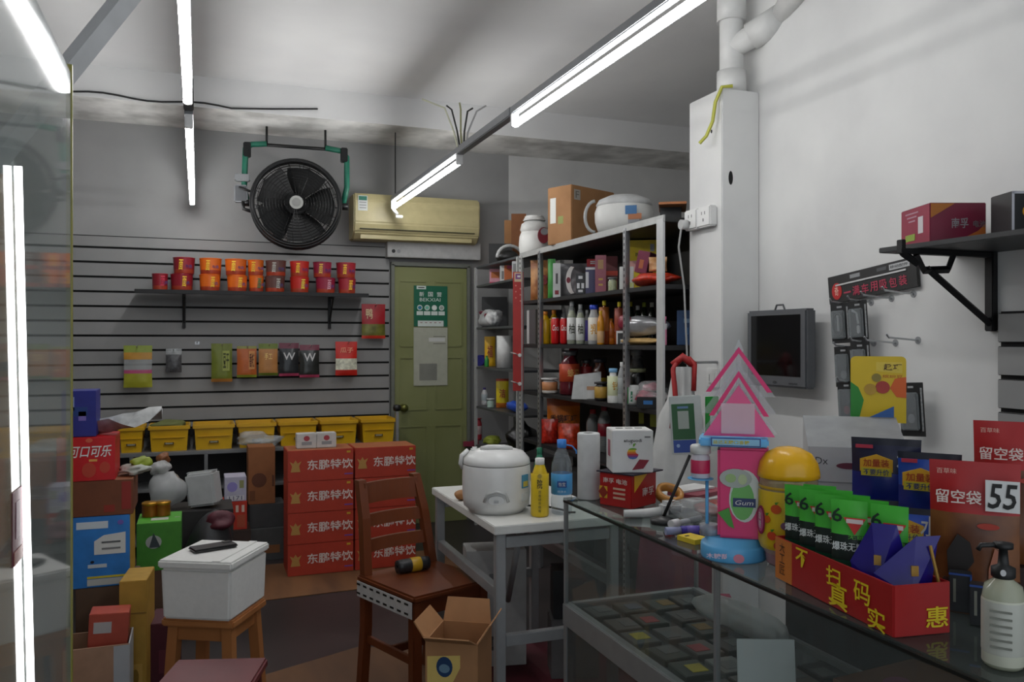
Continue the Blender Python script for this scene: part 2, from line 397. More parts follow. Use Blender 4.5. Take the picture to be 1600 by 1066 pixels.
# ---------------- fan ----------------
t = thing('wall_fan', 'large black caged fan hanging by green arms on the back wall', 'fan', (.643, 6.0, 2.367), -.1)
FB = m('161617', .4, .3, .1); FG = m('1d6b55', .45)
b = MB()
for r, y in ((.305, -.06), (.305, .06), (.29, -.08)): b.tube([(r*math.cos(a*math.pi/24), y, r*math.sin(a*math.pi/24)) for a in range(48)], .009, FB, 6, closed=True)
b.xf = Matrix.Rotation(math.pi/2, 4, 'X'); b.lathe([(.297, -.05), (.303, -.05), (.303, .05), (.297, .05), (.297, -.05)], 48, mat=FB)
b.build('fan_shroud', t)
b = MB()
for k in range(12):
    r = .06+.02*k; b.tube([(r*math.cos(a*math.pi/20), -.085-.012*(1-(r/.3)**2), r*math.sin(a*math.pi/20)) for a in range(40)], .0022, FB, 4, closed=True)
for k in range(24):
    a = k*math.pi/12; b.tube([(.05*math.cos(a), -.1, .05*math.sin(a)), (.2*math.cos(a+.12), -.092, .2*math.sin(a+.12)), (.3*math.cos(a+.2), -.075, .3*math.sin(a+.2))], .002, FB, 4)
gr = b.build('front_grille', t)
b = MB()
for k in range(9): b.tube([((.05+.03*k)*math.cos(a*math.pi/18), .09, (.05+.03*k)*math.sin(a*math.pi/18)) for a in range(36)], .0022, FB, 4, closed=True)
for k in range(18):
    a = k*math.pi/9; b.tube([(.03*math.cos(a), .095, .03*math.sin(a)), (.3*math.cos(a), .075, .3*math.sin(a))], .002, FB, 4)
b.build('rear_grille', t)
for k in range(5):
    a0 = k*2*math.pi/5; b = MB(); rows = []
    for i in range(6):
        r = .04+.046*i; hw = .54+.1*math.sin(i/5*math.pi)
        rows.append([b.v((r*math.cos(a0+s_*hw), .035*s_, r*math.sin(a0+s_*hw))) for s_ in (-1, 0, 1)])
    for i in range(5):
        for j in range(2): b.f([rows[i][j], rows[i][j+1], rows[i+1][j+1], rows[i+1][j]], m('141516', .5), True)
    b.build('fan_blade', t)
b = MB(); b.tube([(0, -.03, 0), (0, .2, 0)], .075, FB, 20); b.build('motor', t)
b = MB(); b.disc('-y', (0, -.098, 0), .046, .046, m('a9aaa6', .5), .014, 24); b.disc('-y', (0, -.113, 0), .03, .03, m('8c8d8a', .5), .002); b.build('hub_badge', gr)
b = MB(); b.tube([(-.33, .02, .0), (-.35, .02, .12), (-.34, .02, .38), (-.3, .02, .41), (-.2, .02, .42)], .02, FG, 10); b.build('hanger_arm', t, label='green painted hanger arm'); b = MB(); b.tube([(.32, .02, .0), (.35, .02, .14), (.35, .02, .36), (.31, .02, .4), (.2, .02, .415)], .02, FG, 10); b.build('hanger_arm', t, label='green painted hanger arm')
b = MB(); b.tube([(-.34, .02, .415), (.34, .02, .405)], .012, FB, 8)
for x in (-.33, .33): b.box((x, .02, .37), (.05, .06, .1), FB, .006)
b.tube([(-.2, .02, .42), (-.2, .02, .541)], .008, FB, 8); b.tube([(.2, .02, .41), (.2, .02, .541)], .008, FB, 8)
b.build('top_bar', t)
b = MB(); b.box((-.36, .0, .17), (.1, .06, .05), GREYM, .008); b.box((-.37, .0, .06), (.09, .05, .12), m('55575a', .5), .008); b.tube([(-.38, -.03, .1), (-.3, -.05, .07)], .008, FB); b.tube([(-.36, 0, .03), (-.35, -.04, -.05), (-.28, -.04, -.07)], .012, FB); b.build('switch_box', t)
for x in (-.325, .325):
    b = MB(); b.tube([(x-.03, 0, 0), (x+.03, 0, 0)], .025, FB, 12); b.build('pivot_knob', t)

# ---------------- air conditioner ----------------
t = thing('air_conditioner', 'cream wall air conditioner between the caged fan and the shelf rack', 'air conditioner', (1.545, YB, 2.16))
AC = m('b7ac80', .4, var=.05)
b = MB(); prof = [(-.0, 0), (-.14, 0), (-.2, .05), (-.22, .12), (-.22, .28), (-.2, .335), (0, .335)]
pts = prof[::-1]; A = [b.v((-.485, y, z)) for y, z in prof]; B_ = [b.v((.485, y, z)) for y, z in prof]
b.f(A[::-1], AC); b.f(B_, AC)
for i in range(len(prof)):
    j = (i+1) % len(prof); b.f([A[i], A[j], B_[j], B_[i]], AC)
bmesh.ops.bevel(b.bm, geom=b.bm.edges[:], offset=.01, segments=2, affect='EDGES'); ac_ = b.build('casing', t)
b = MB(); b.box((0, -.178, .035), (.86, .008, .06), AC, .002); b.bm.transform(Matrix.Rotation(0, 4, 'X')); b.build('air_flap', t)
b = MB(); b.box((0, -.2115, .075), (.88, .02, .006), m('3a3a22', .6)); b.build('outlet_slot', t)
b = MB(); b.panel('-y', (-.42, -.2205, .26), .07, .11, m('c5c9c6', var=0), .001); b.panel('-y', (-.42, -.2215, .295), .06, .03, m('1e6b58', var=0), .001)
for k in range(3): b.panel('-y', (-.42, -.2215, .265-.02*k), .05, .005, m('777777', var=0), .001)
b.build('energy_label', ac_)

# ---------------- wall shelf of noodle tubs ----------------
t = thing('wall_shelf', 'black wall shelf on the slats holding the noodle tubs', 'shelf', (.38, 6.27, 1.74))
SB = m('18181a', .5, .2, .1); XN0, XN1 = -.39, 1.16
b = MB(); b.box((0, -.135, .005), (XN1-XN0, .26, .012), SB, .002); b.box((0, -.262, .0), (XN1-XN0, .008, .028), SB, .002); b.build('shelf_board', t)
for px in (287, 520):
    x = atY(px, 6.1)[0]-.38; b = MB()
    b.box((x, -.008, -.12), (.022, .012, .24), SB, .002); b.box((x, -.11, -.012), (.012, .2, .02), SB, .002)
    b.prism([(0, 0), (.012, 0), (.012, .012), (0, .012)], '-y', (x-.006, -.02, -.23), .001, SB); b.tube([(x, -.012, -.2), (x, -.19, -.02)], .006, SB, 6); b.build('shelf_bracket', t)
def tub(label, px0, px1, lvl, main, band, name='noodle_tub'):
    Y = 6.1; xa, z = atY(px0, Y); xb, _ = atY(px1, Y); x = (xa+xb)/2; r = min(.074, (px1-px0)/2*z/F); h = .112
    t = thing(name, label, 'noodle tub', (x, Y, 1.7525+lvl*(h+.001)), .0, 'instant noodle tubs on the wall shelf')
    mm = m(main, .35, var=.06); mb_ = m(band, .35, var=.05)
    b = MB(); b.lathe([(0, 0), (r*.88, 0), (r*.9, .004), (r*.92, .03), (r*.95, .075), (r*.98, h-.006)], 22, mats=[mm, mm, m('a03a22', .35), mm, mm])
    b.text('-y', (-.018*(1 if lvl else -1), -r*.93, .06), .03, .07, '面', mb_, wrap=r*.93, t=.004, bold=.05, shear=.2)
    b.text('-y', (.03, -r*.93, .05), .04, .025, '牛肉', m('30286a', var=0), wrap=r*.93, t=.004, bold=.03)
    b.build('tub', t)
    b = MB(); b.lathe([(r*.97, h-.006), (r, h-.005), (r, h-.001), (r*.98, h), (0, h)], 22, mat=mm); b.build('lid', t)
    return t
RD, OR, YE, DK, PU = '8a1626', 'd8661a', 'e2b21c', '5a3a34', '8c1f3a'
tops = [(271, 304, RD, YE, 'dark red noodle tub on the shelf, alone on the upper tier at the left end'), (311, 347, OR, YE, 'orange noodle tub, second from left in the upper tier'), (352, 385, OR, 'f0c830', 'orange noodle tub, third from left in the upper tier'),
 (387, 412, OR, YE, 'narrow-looking orange noodle tub, fourth from left in the upper tier'), (415, 447, DK, 'a8a49a', 'brown-grey noodle tub in the upper tier, middle of the shelf'), (453, 483, 'b5261c', YE, 'red noodle tub with yellow badge, upper tier above its twin'),
 (489, 518, PU, 'd8a838', 'maroon noodle tub second from right in the upper tier'), (525, 556, '9a2430', YE, 'crimson noodle tub at the right end of the upper tier')]
bots = [(238, 262, RD, 'c82848', 'plain dark red noodle tub at the left end of the lower tier'), (266, 302, RD, YE, 'dark red noodle tub second from left in the lower tier'), (312, 344, OR, YE, 'orange noodle tub third from left in the lower tier'), (355, 386, OR, YE, 'orange noodle tub fourth from left in the lower tier'),
 (389, 412, OR, '3c6a3a', 'orange noodle tub fifth from left in the lower tier'), (414, 445, DK, 'a8a49a', 'brown-grey noodle tub in the lower tier, middle of the shelf'), (453, 483, 'b5261c', 'd8c23c', 'red noodle tub with yellow badge in the lower tier'), (493, 524, PU, 'c98c98', 'maroon noodle tub second from right in the lower tier'), (528, 556, '9a2430', YE, 'crimson noodle tub at the right end of the lower tier')]
for a, c, p, q, l in bots: tub(l, a, c, 0, p, q)
for a, c, p, q, l in tops: tub(l, a, c, 1, p, q)

# ---------------- snack packs on hooks ----------------
def hook_at(px, h, label, L=.12):
    x, _ = atY(px, 6.27); b = MB(); b.box((0, -.002, 0), (.03, .004, .02), STEEL); b.tube([(0, 0, 0), (0, -L, 0), (0, -L-.012, .012)], .003, STEEL, 6)
    return tag(b.build('slat_hook', None, (x, 6.2765, h)), label, 'hook', 'wire hooks on the slatted wall')
def hung(name, label, px0, px1, y0, y1, bands, seed, deco=None, hook=True, d=.03):
    Y = 6.2; xa, z = atY(px0, Y); xb, _ = atY(px1, Y); w = xb-xa; h1 = hgt(y0, z); h0 = hgt(y1, z)
    bag(name, label, 'snack pack', ((xa+xb)/2, Y, h0), w, h1-h0, d, 0, bands, seed, deco, 'snack packs hanging on the slatted wall')
    if hook: hook_at((px0+px1)/2, h1-.012, 'wire hook carrying the '+label.split(' hanging')[0])
def dec(txt, col, z, w=.6, hh=.2, x=0., pane=None):
    def f(b, W_, d, h):
        if pane: b.panel('-y', (x*W_, -d*.44, h*z), W_*w*1.2, h*hh*1.3, m(pane, .4, var=0), .003)
        b.text('-y', (x*W_, -d*.5-.002, h*z), W_*w, h*hh, txt, m(col, .5, var=0), t=.003, bold=.02)
    return f
hung('snack_pack', 'yellow-green snack bag with a pink band hanging at the left of the slats', 193, 238, 540, 606, [(.3, m('9a9a2a', .35)), (.45, m('b04a72', .35)), (.7, FILM), (.85, m('b8862e', .35)), (1, m('8a9a3a', .35))], 1)
hung('snack_pack', 'small dark clear bag of seeds hanging second from left', 259, 284, 545, 582, [(.75, m('4a4a4c', .3, var=.4, scale=60)), (1, FILM)], 2)
hook_at(308, 1.395, 'empty wire hook between the small dark bag and the olive pack')
hung('snack_pack', 'olive green snack pack hanging third from left', 330, 363, 537, 597, [(.06, m('a06a2c', .4)), (1, m('6a7422', .4))], 3, dec('豆干', '3a4210', .55, .28, .4, .2, '98a04a'))
hung('snack_pack', 'orange-brown snack pack hanging beside the olive pack', 370, 401, 541, 590, [(.05, m('7a8428', .4)), (.9, m('b05a24', .4)), (1, m('8a8a42', .4))], 4, dec('香辣', '5a2410', .55, .25, .45, .25, 'c98a4a'))
hung('snack_pack', 'green and tan snack pack hanging beside two black packs', 404, 434, 537, 587, [(.08, m('5a6a20', .4)), (.8, m('b07a44', .4)), (1, m('6a7a2a', .4))], 5, dec('手工', 'f0d080', .6, .4, .2))
hung('snack_pack', 'black shiny snack pack with maroon top, left of two alike', 436, 467, 536, 588, [(.06, m('a03a5a', .4)), (.85, m('26282a', .2, var=.3)), (1, m('6a2438', .3))], 6, dec('W', 'c8c8c8', .6, .6, .22))
hung('snack_pack', 'black shiny snack pack with maroon top, right of two alike', 468, 499, 539, 590, [(.06, m('a03a5a', .4)), (.8, m('2a2c2a', .2, var=.3)), (1, m('702a3c', .3))], 7, dec('W', 'd0d0d0', .62, .6, .25))
hung('snack_pack', 'red snack pack with a clear white middle hanging at the right', 524, 558, 534, 587, [(.17, m('b8261c', .35)), (.5, m('cfd0bc', .3, var=.3, scale=50)), (1, m('c82a20', .35))], 8, dec('瓜子', 'e8a080', .75, .6, .16))
hung('snack_pack', 'dark red jerky pack hanging high beside the green door', 565, 602, 475, 529, [(.1, m('c23424', .35)), (.45, m('6a6a2c', .3, var=.4)), (1, m('9c1c26', .35))], 9, dec('鸭', 'e0c8a0', .72, .28, .3, -.2))

# ---------------- low shelf unit with the yellow bins ----------------
X0, X1 = -1.2, 1.37; HS = .68
t = thing('low_shelf_unit', 'grey metal shelf unit under the slats carrying yellow bins', 'shelf unit', ((X0+X1)/2, 6.08, 0)); wU = X1-X0
UM = m('7d7f80', .45, .3, .06); UD = m('2c2d2e', .6)
b = MB(); b.box((0, 0, HS-.012), (wU, .36, .024), UM, .003); b.build('top_board', t)
b = MB(); b.box((0, 0, .43), (wU-.04, .34, .02), UM, .003); b.build('middle_board', t)
b = MB(); b.box((0, 0, .08), (wU-.04, .34, .02), UM, .003); b.build('bottom_board', t)
b = MB(); b.box((0, .175, HS/2), (wU, .006, HS-.03), UD); b.build('back_panel', t)
for px in (322, 628, 205):
    x = atY(px, 5.9)[0]-(X0+X1)/2
    x = min(x, wU/2-.013)
    b = MB(); b.box((x, -.165, .328), (.022, .03, .655), UM, .002); b.build('upright', t)
b = MB(); b.box((0, 0, .11), (.02, .03, .22), STEEL, .002); b.lathe([(0, 0), (.025, .005), (.03, .025), (.025, .045), (0, .05)], 14, (0, 0, .22), mat=BLACK)
tag(b.build('corner_post', None, (1.345, 5.93, HS+EPS)), 'steel post with a black ball top at the right end of the bins', 'post')
YB1 = blend('c99a08', 'd6a80c', 4, .35, .65, .4)
def bin_(label, px0, px1, seed):
    xa, z = atY(px0, 5.94); xb, _ = atY(px1, 5.94); w = xb-xa-.012; h = .165; x = (xa+xb)/2
    t = thing('storage_bin', label, 'bin', (x, 6.075, HS+EPS), 0, 'yellow bins in a row under the slats')
    b = MB(); d = .27
    n = [(-w/2+.015, -d/2+.015), (w/2-.015, -d/2+.015), (w/2-.015, d/2-.015), (-w/2+.015, d/2-.015)]; o_ = [(-w/2+.004, -d/2+.004), (w/2-.004, -d/2+.004), (w/2-.004, d/2-.004), (-w/2+.004, d/2-.004)]
    A = [b.v((*p, 0)) for p in n]; B_ = [b.v((*p, h)) for p in o_]; C_ = [b.v((p[0]*.95, p[1]*.95, h)) for p in o_]; D_ = [b.v((p[0]*.93, p[1]*.93, .006)) for p in n]
    b.f(A[::-1], YB1); b.f(D_, YB1)
    for P, Q in ((A, B_), (B_, C_), (C_, D_)):
        for i in range(4): b.f([P[i], P[(i+1) % 4], Q[(i+1) % 4], Q[i]], YB1)
    bb = b.build('bin_body', t)
    b = MB()
    for sx, sy, lx, ly in ((0, -d/2, w, .012), (0, d/2, w, .012), (-w/2, 0, .012, d), (w/2, 0, .012, d)): b.box((sx, sy, h-.01), (lx, ly, .026), YB1, .003)
    b.build('bin_rim', t)
    b = MB(); b.box((0, -d/2+.003, h*.55), (w*.8, .008, .004), YB1); b.box((.0, -d/2+.004, h*.32), (.07, .014, .028), m('3d3a1c', .5), .006); b.box((.0, -d/2-.002, h*.32), (.05, .008, .014), m('a8a48c', .5), .003); b.build('label_clip', bb)
    return t
for a, c, l in ((184, 226, 'yellow storage bin at the left end, half behind a plastic bag'), (231, 297, 'yellow storage bin second from left with grey cloth piled in it'), (301, 367, 'yellow storage bin third from left, its front clear'),
  (370, 432, 'yellow storage bin fourth from left with clear bags hanging over it'), (435, 497, 'yellow storage bin third from right, behind the white twin pack'), (500, 560, 'yellow storage bin second from right in the row'), (564, 619, 'yellow storage bin at the right end beside the door')): bin_(l, a, c, 0)
def lumps(name, label, cat, loc, specs, rz=0., group=None):
    b = MB()
    for c, r, mat, sd, amp in specs: b.lump(c, r, mat, sd, amp)
    return tag(b.build(name, None, loc, rz), label, cat, group)
x_ = atY(264, 6.05)[0]; lumps('cloth', 'grey-green cloth heaped in the second yellow bin from left', 'cloth', (x_, 6.06, HS+.14), [((0, 0, .02), (.11, .09, .04), m('6a7040', .7), 4, .25)])
x_ = atY(402, 5.9)[0]; lumps('plastic_bag', 'crumpled clear plastic bag drooping over the fourth yellow bin', 'plastic bag', (x_, 5.88, HS+.005), [((0, 0, .055), (.13, .04, .05), FILM, 5, .35), ((.05, -.015, .03), (.08, .03, .03), FILM, 6, .4)])

# ---------------- glass partition at the left ----------------
PX = -.262
t = thing('glass_partition', 'tall clear glass partition with a yellowish edge at the left', 'glass partition', (PX, 2.03, 0))
b = MB(); b.box((0, -.6, 1.0), (.008, 1.18, 1.98), clear('c9d2cf', .2, .05)); b.build('glass_pane', t)
b = MB(); b.box((0, 0, 1.005), (.012, .012, 2.01), m('8a8434', .35)); b.build('edge_trim', t, label='yellowish edge strip')
b = MB(); b.box((0, -.6, .01), (.03, 1.2, .02), GREYM, .002); b.build('floor_channel', t)
st = MB(); st.box((.0052, -.585, 1.13), (.0012, .075, .11), m('5a1a2c', .5)); st.box((.006, -.585, 1.14), (.0012, .03, .055), m('a08890', .5)); st.box((.006, -.585, 1.085), (.0012, .06, .02), m('8a4a3a', .5)); st.build('sticker', t)
b = MB(); b.tube([(.011, -.613, 1.67), (.011, -.50, .75)], .0055, m('ffffff', .4, var=0, emit=6), 8)
o = b.build('led_strip', None, (PX, 2.03, 0)); tag(o, 'white LED strip light leaning along the glass partition', 'LED strip')
b = MB(); k0 = Vector((-.436, 2.15, 1.80)); k1 = Vector((.40, 2.15, 3.06)); b.tube([(0, 0, 0), tuple(k1-k0)], .028, m('c4c5c6', .45, var=.06), 4)
b.tube([tuple((k1-k0)*.97), tuple((k1-k0)*1.035)], .05, GREYM, 8)
tag(b.build('brace_bar', None, tuple(k0)), 'grey metal brace bar running diagonally from the amber cupboard up to the ceiling', 'bar')
b = MB(); AMB_ = blend('8a5f10', '9c6c16', 4, .35, .65, .5, stretch=(1, 1, .2)); b.box((.335, .175, .91), (.67, .35, 1.82), AMB_, .004)
b.box((.675, .175, .91), (.01, .33, .02), m('5a3c0c', .5)); b.box((.675, .175, .45), (.01, .33, .02), m('5a3c0c', .5)); b.box((.675, .175, 1.35), (.01, .33, .02), m('5a3c0c', .5))
tag(b.build('cupboard', None, (-1.11, 2.15, 0)), 'amber wooden cupboard behind the glass partition at the left edge', 'cupboard')

# ---------------- shelf racks ----------------
RX, RD_ = 1.99, .38
RW = m('a9aaa8', .45, .2, .08); RDK = m('1b1b1c', .6); SHW = m('3b3c3d', .5, .3)
SH = [1.98, 1.672, 1.39, 1.088, .775, .40]
t = thing('shelf_rack', 'tall steel shelf rack crammed with drinks, next to the white pier', 'rack', (RX, 3.3, 0)); LA = 1.82
for i, h in enumerate(SH):
    b = MB(); b.box((RD_/2, LA/2+.01, h-.012), (RD_, LA, .022), RDK if i else m('2a2a2a', .6), .002)
    if i == 0: b.box((-.004, LA/2, h-.01), (.008, LA, .034), RW, .001)
    b.build('shelf_board', t)
b = MB(); b.box((RD_+.003, LA/2, 1.0), (.006, LA, 1.96), RDK); b.build('back_panel', t)
def post(y, w, mat=RW, holes=True):
    b = MB(); b.box((-.006, y, .985), (.012, w, 1.97), mat, .001); b.box((.01, y+w/2-.002, .985), (.03, .004, 1.97), mat)
    if holes:
        for k in range(62): b.panel('-x', (-.0121, y, .06+.031*k), w*.3, .014, BLACK, .0006)
    b.build('rack_post', t)
post(.03, .058, m('b8b9b8', .45, .1, .05), False); post(.37, .026, STEEL); post(1.48, .03, STEEL); post(1.80, .05)
b = MB(); b.box((RD_-.015, .02, .985), (.03, .03, 1.97), RW); b.build('rear_post', t)
t = thing('shelf_rack', 'shallower shelf rack in the far corner beside the green door', 'rack', (RX, 5.15, 0)); LB = .93
SHB = [1.98, 1.835, 1.516, 1.216, .915, .62]
for h in SHB:
    b = MB(); b.box((.16, LB/2, h-.01), (.32, LB, .016), m('55575a', .4, .4), .002); b.build('shelf_board', t)
for x, y in ((0, LB-.015), (.32, LB-.015), (.32, .015), (0, .015)):
    b = MB(); b.box((x, y, .985), (.02, .025, 1.97), RW, .001); b.build('rack_post', t)

def place(px0, px1, dx):
    X = RX+dx; Y, z = atX((px0+px1)/2, X); return X, Y, z, (px1-px0)*z/F
def top_gap(SHL, lv): return 9. if lv == 0 else SHL[lv-1]-.03-SHL[lv]
def r_bottle(px0, px1, yt, lv, dx, name, label, cat, body, lab=None, cap=None, SHL=SH, **k):
    X, Y, z, w = place(px0, px1, dx); h = min(hgt(yt, z)-SHL[lv], top_gap(SHL, lv))
    return bottle(name, label, cat, (X, Y, SHL[lv]+EPS), h, w/2, body, lab, cap, **k)
def r_box(px0, px1, yt, lv, dx, d, name, label, cat, mat, deco=None, SHL=SH, kf=1.0, up=0., group=None, faces=None, wk=1.0):
    X, Y, z, w = place(px0, px1, dx); h = min(hgt(yt, z)-SHL[lv], top_gap(SHL, lv))-up
    return carton(name, label, cat, (X, Y, SHL[lv]+EPS+up), w*wk, d, h, facing(X, Y, kf), mat, deco, group, faces)
def r_bag(px0, px1, yt, lv, dx, d, name, label, cat, bands, deco=None, SHL=SH, kf=1.0, up=0., seed=0, lean=0., group=None, wk=1.0):
    X, Y, z, w = place(px0, px1, dx); h = min(hgt(yt, z)-SHL[lv], top_gap(SHL, lv))-up
    return bag(name, label, cat, (X, Y, SHL[lv]+EPS+up), w*wk, h, d, facing(X, Y, kf), bands, seed, deco, group, lean)
def dbox(*items):
    """items: (x, z, w, h, hex) fractions on the front face, or (x, z, w, h, hex, text)"""
    def f(b, w, d, h):
        for it in items:
            x, z, ww, hh, hx = it[:5]
            if len(it) > 5: b.text('-y', (x*w, -d/2, z*h), ww*w, hh*h, it[5], m(hx, .5, var=0), t=.0022, bold=.02)
            else: b.panel('-y', (x*w, -d/2, z*h), ww*w, hh*h, m(hx, .5, var=0), .0012)
    return f
# --- things on top of the rack ---
TOP = 1.982
r_box(788, 800, 346, 0, .28, .12, 'carton', 'small brown carton at the left end on top of the rack', 'box', CARD, SHL=[TOP])
r_box(799, 822, 336, 0, .3, .12, 'carton', 'brown carton on top of the rack behind the white cooker', 'box', m('7d4c28', .7), SHL=[TOP])
r_box(764, 800, 382, 0, .12, .1, 'black_box', 'flat black box on top of the corner rack', 'box', BLACK, SHL=[TOP])
X, Y, z, w = place(818, 852, .2)
t = thing('pressure_cooker', 'white cooker with a maroon panel, left of the big carton on the rack', 'cooker', (X, Y, TOP+EPS), facing(X, Y, .7))
b = MB(); b.lathe([(0, 0), (.085, 0), (.1, .02), (.11, .08), (.105, .15), (.09, .19), (0, .2)], 24, mat=WHITE); cb_ = b.build('cooker_body', t)
b = MB(); b.lathe([(.092, .185), (.1, .2), (.09, .24), (.06, .262), (0, .265)], 24, mat=m('c9c9c6', .5))
for k in range(3): b.lathe([(.075-.006*k, .262+.012*k), (.08-.006*k, .268+.012*k), (.07-.006*k, .274+.012*k), (0, .275+.012*k)], 20, mat=m('d4d4d2', .5))
b.build('cooker_lid', t)
b = MB(); b.disc('-y', (.05, -.098, .15), .04, .055, m('6a1424', .3), .02, 20); b.disc('-y', (.055, -.115, .175), .026, .024, m('77797c', .3), .006, 20); b.build('control_panel', cb_)
X, Y, z, w = place(780, 806, .07)
t = thing('pot_lid', 'black domed pot with a grey arched handle at the rack front', 'pot', (X, Y, TOP+EPS), .2)
b = MB(); b.lathe([(0, 0), (.075, 0), (.085, .02), (.07, .05), (.04, .07), (0, .075)], 22, mat=BLACK); b.build('pot_body', t)
b = MB(); b.tube([(-.11*math.cos(a), -.04, .09*math.sin(a)+.012) for a in [i*math.pi/12 for i in range(13)]], .012, m('b5b6b4', .4), 8); b.build('arched_handle', t)
b = MB(); b.box((.0, 0, .17), (.19, .40, .34), CARD, .004); b.panel('-y', (-.05, -.2, .2), .045, .15, m('d7d8d2', var=0)); b.panel('-y', (.01, -.2, .14), .04, .045, m('8c9446', .6, var=0))
b.panel('+x', (.095, -.15, .285), .055, .06, m('a7a29a', var=0)); b.text('+x', (.095, -.15, .285), .03, .04, 'F', m('6a625a', var=0)); b.box((.0, 0, .3415), (.06, .38, .002), m('b08a54', .5))
tag(b.build('carton', None, (2.174, 4.574, TOP+EPS), -1.15), 'big brown carton standing on top of the drinks rack', 'box')
X, Y, z, w = place(925, 1025, .17)
t = thing('rice_cooker', 'large white cooker lying boxy on top of the rack beside the big carton', 'cooker', (X, Y, TOP+EPS), facing(X, Y, 1.25))
b = MB(); b.lathe([(0, 0), (.10, 0), (.135, .02), (.15, .07), (.152, .12), (.14, .155)], 28, mat=WHITE); b.bm.transform(Matrix.Scale(1.05, 4, (1, 0, 0))); b.build('cooker_body', t)
b = MB(); b.lathe([(.14, .155), (.145, .162), (.13, .19), (.08, .212), (0, .218)], 28, mat=m('c4c5c4', .4)); b.bm.transform(Matrix.Scale(1.05, 4, (1, 0, 0))); b.build('cooker_lid', t)
b = MB(); b.panel('-y', (.055, -.149, .115), .06, .045, m('2a6aa0', var=0), .004); b.panel('-y', (.075, -.147, .08), .07, .03, m('b06a3a', var=0), .004); b.panel('-y', (.07, -.145, .055), .06, .02, m('8a8c90', var=0), .004); b.build('sticker', t)
b = MB(); b.tube([(-.155-.055*math.sin(a), -.02, .105-.085*math.cos(a)) for a in [i*math.pi/10 for i in range(11)]], .009, m('a9aaa8', .4), 8); b.build('carry_handle', t)
r_box(1028, 1068, 327, 0, .2, .22, 'black_box', 'flat black box on top of the rack, nearest the pier', 'box', m('1e1e20', .6), SHL=[TOP], wk=.8)
X, Y, z, w = place(1030, 1072, .17); b = MB(); b.box((0, 0, .006), (.13, .26, .012), m('a8683a', .6), .002)
tag(b.build('cutting_board', None, (X, Y, hgt(326, z)+.001), facing(X, Y)), 'thin orange-brown board lying on the flat black box by the pier', 'board')

# --- shelf 1 ---
bag('gift_pack', 'tall golden brown gift pack beside the red hanging strip', 'pack', (2.07, 4.97, SH[1]+EPS), .13, .26, .06, -.5, [(1, blend('8a4f22', 'c08a52', 12, .4, .6, .4))], 3, dec('3', '7a1420', .5, .35, .25, .2))
r_bag(856, 868, 405, 1, .04, .05, 'green_pack', 'slim green-edged white pack at the left end of the top shelf', 'pack', [(1, m('3c8a3c', .4))])
r_box(864, 876, 412, 1, .0+.05, .05, 'white_pack', 'narrow white pack in front of the white-trimmed bag on the top shelf', 'pack', m('cfd2d0', .5), dbox((0, .15, .5, .12, '8a2430'), (0, .55, .3, .3, '555555')))
r_bag(876, 917, 412, 1, .16, .1, 'clear_bag', 'grey clear bag with a curved white stripe on the top shelf', 'bag', [(1, m('77787a', .3, var=.2))], lambda b, w, d, h: (b.prism([(-.1*w-.3*w*math.cos(a), h*.5+.42*h*math.sin(a)) for a in [i*.2-1.2 for i in range(13)]]+[(-.0*w-.22*w*math.cos(a), h*.5+.4*h*math.sin(a)) for a in [1.2-i*.2 for i in range(13)]], '-y', (0.1*w, -d*.5-.004, 0), .003, WHITE), b.disc('-y', (-.2*w, -d*.5-.007, h*.5), .012, .018, m('7a1f30', var=0))))
r_box(900, 914, 428, 1, .03, .07, 'black_box', 'small black box with a white chequered label on the top shelf', 'box', m('1c1c1e', .4), dbox((0, .8, .45, .14, 'd8d8d8'), (-.25, .4, .3, .25, 'd8d8d8'), (.25, .4, .3, .25, 'd8d8d8'), (0, .15, .5, .12, 'd0d0d0')))
r_box(915, 931, 418, 1, .05, .08, 'dark_blue_box', 'dark blue box with white ends beside the tall maroon box', 'box', m('33325a', .4), dbox((-.35, .5, .3, .6, 'c9ccd0'), (0, .93, 1, .08, 'c9c9c9')))
r_box(917, 932, 406, 1, .2, .08, 'red_box', 'bright red box with white dots behind the dark blue box', 'box', m('c4262c', .4), dbox((.1, .93, .5, .03, 'e8e8e8'), (.1, .88, .5, .03, 'e8e8e8')))
r_box(930, 947, 400, 1, .05, .07, 'maroon_box', 'tall dusty maroon box on the top shelf, middle of the rack', 'box', m('8c4a58', .5), dbox((0, .75, .5, .25, 'a07a50'), (0, .35, .4, .05, 'b08a40'), (0, .2, .4, .05, 'b08a40')))
r_box(946, 965, 402, 1, .2, .1, 'gift_box', 'dark maroon box with red ribbon behind the tall maroon box', 'box', m('5f1820', .5), dbox((0, .55, 1, .12, 'c23a20')))
r_bottle(950, 964, 434, 1, .06, 'candy_jar', 'small clear jar with yellow-green sweets on the top shelf', 'jar', FILM, None, m('6a6c6a', .4), nr=.85, sh=.8, liquid=m('a3a84e', .6, var=.3, scale=80))
r_box(968, 990, 418, 1, .07, .08, 'white_box', 'white box on the top shelf behind the thin steel post', 'box', m('d2d4d0', .5), dbox((.3, .2, .3, .2, 'c9d08a')))
r_box(979, 1032, 377, 1, .26, .1, 'yellow_box', 'big yellow box at the right of the top shelf', 'box', m('dcc012', .45), dbox((-.05, .72, .38, .07, '2a3a1a', '百花香皂'), (.25, .85, .12, .14, 'aeb0b0'), (-.3, .5, .2, .2, 'e0a8a0')))
X, Y, z, w = place(993, 1018, .1)
carton('maroon_box', 'tilted maroon gift box in front of the big yellow box', 'box', (X, Y, SH[1]+.075), w*.75, .13, .11, facing(X, Y, 1.5), m('6e1238', .4), dbox((-.05, .4, .35, .4, 'a85a30'))).rotation_euler[1] = .2
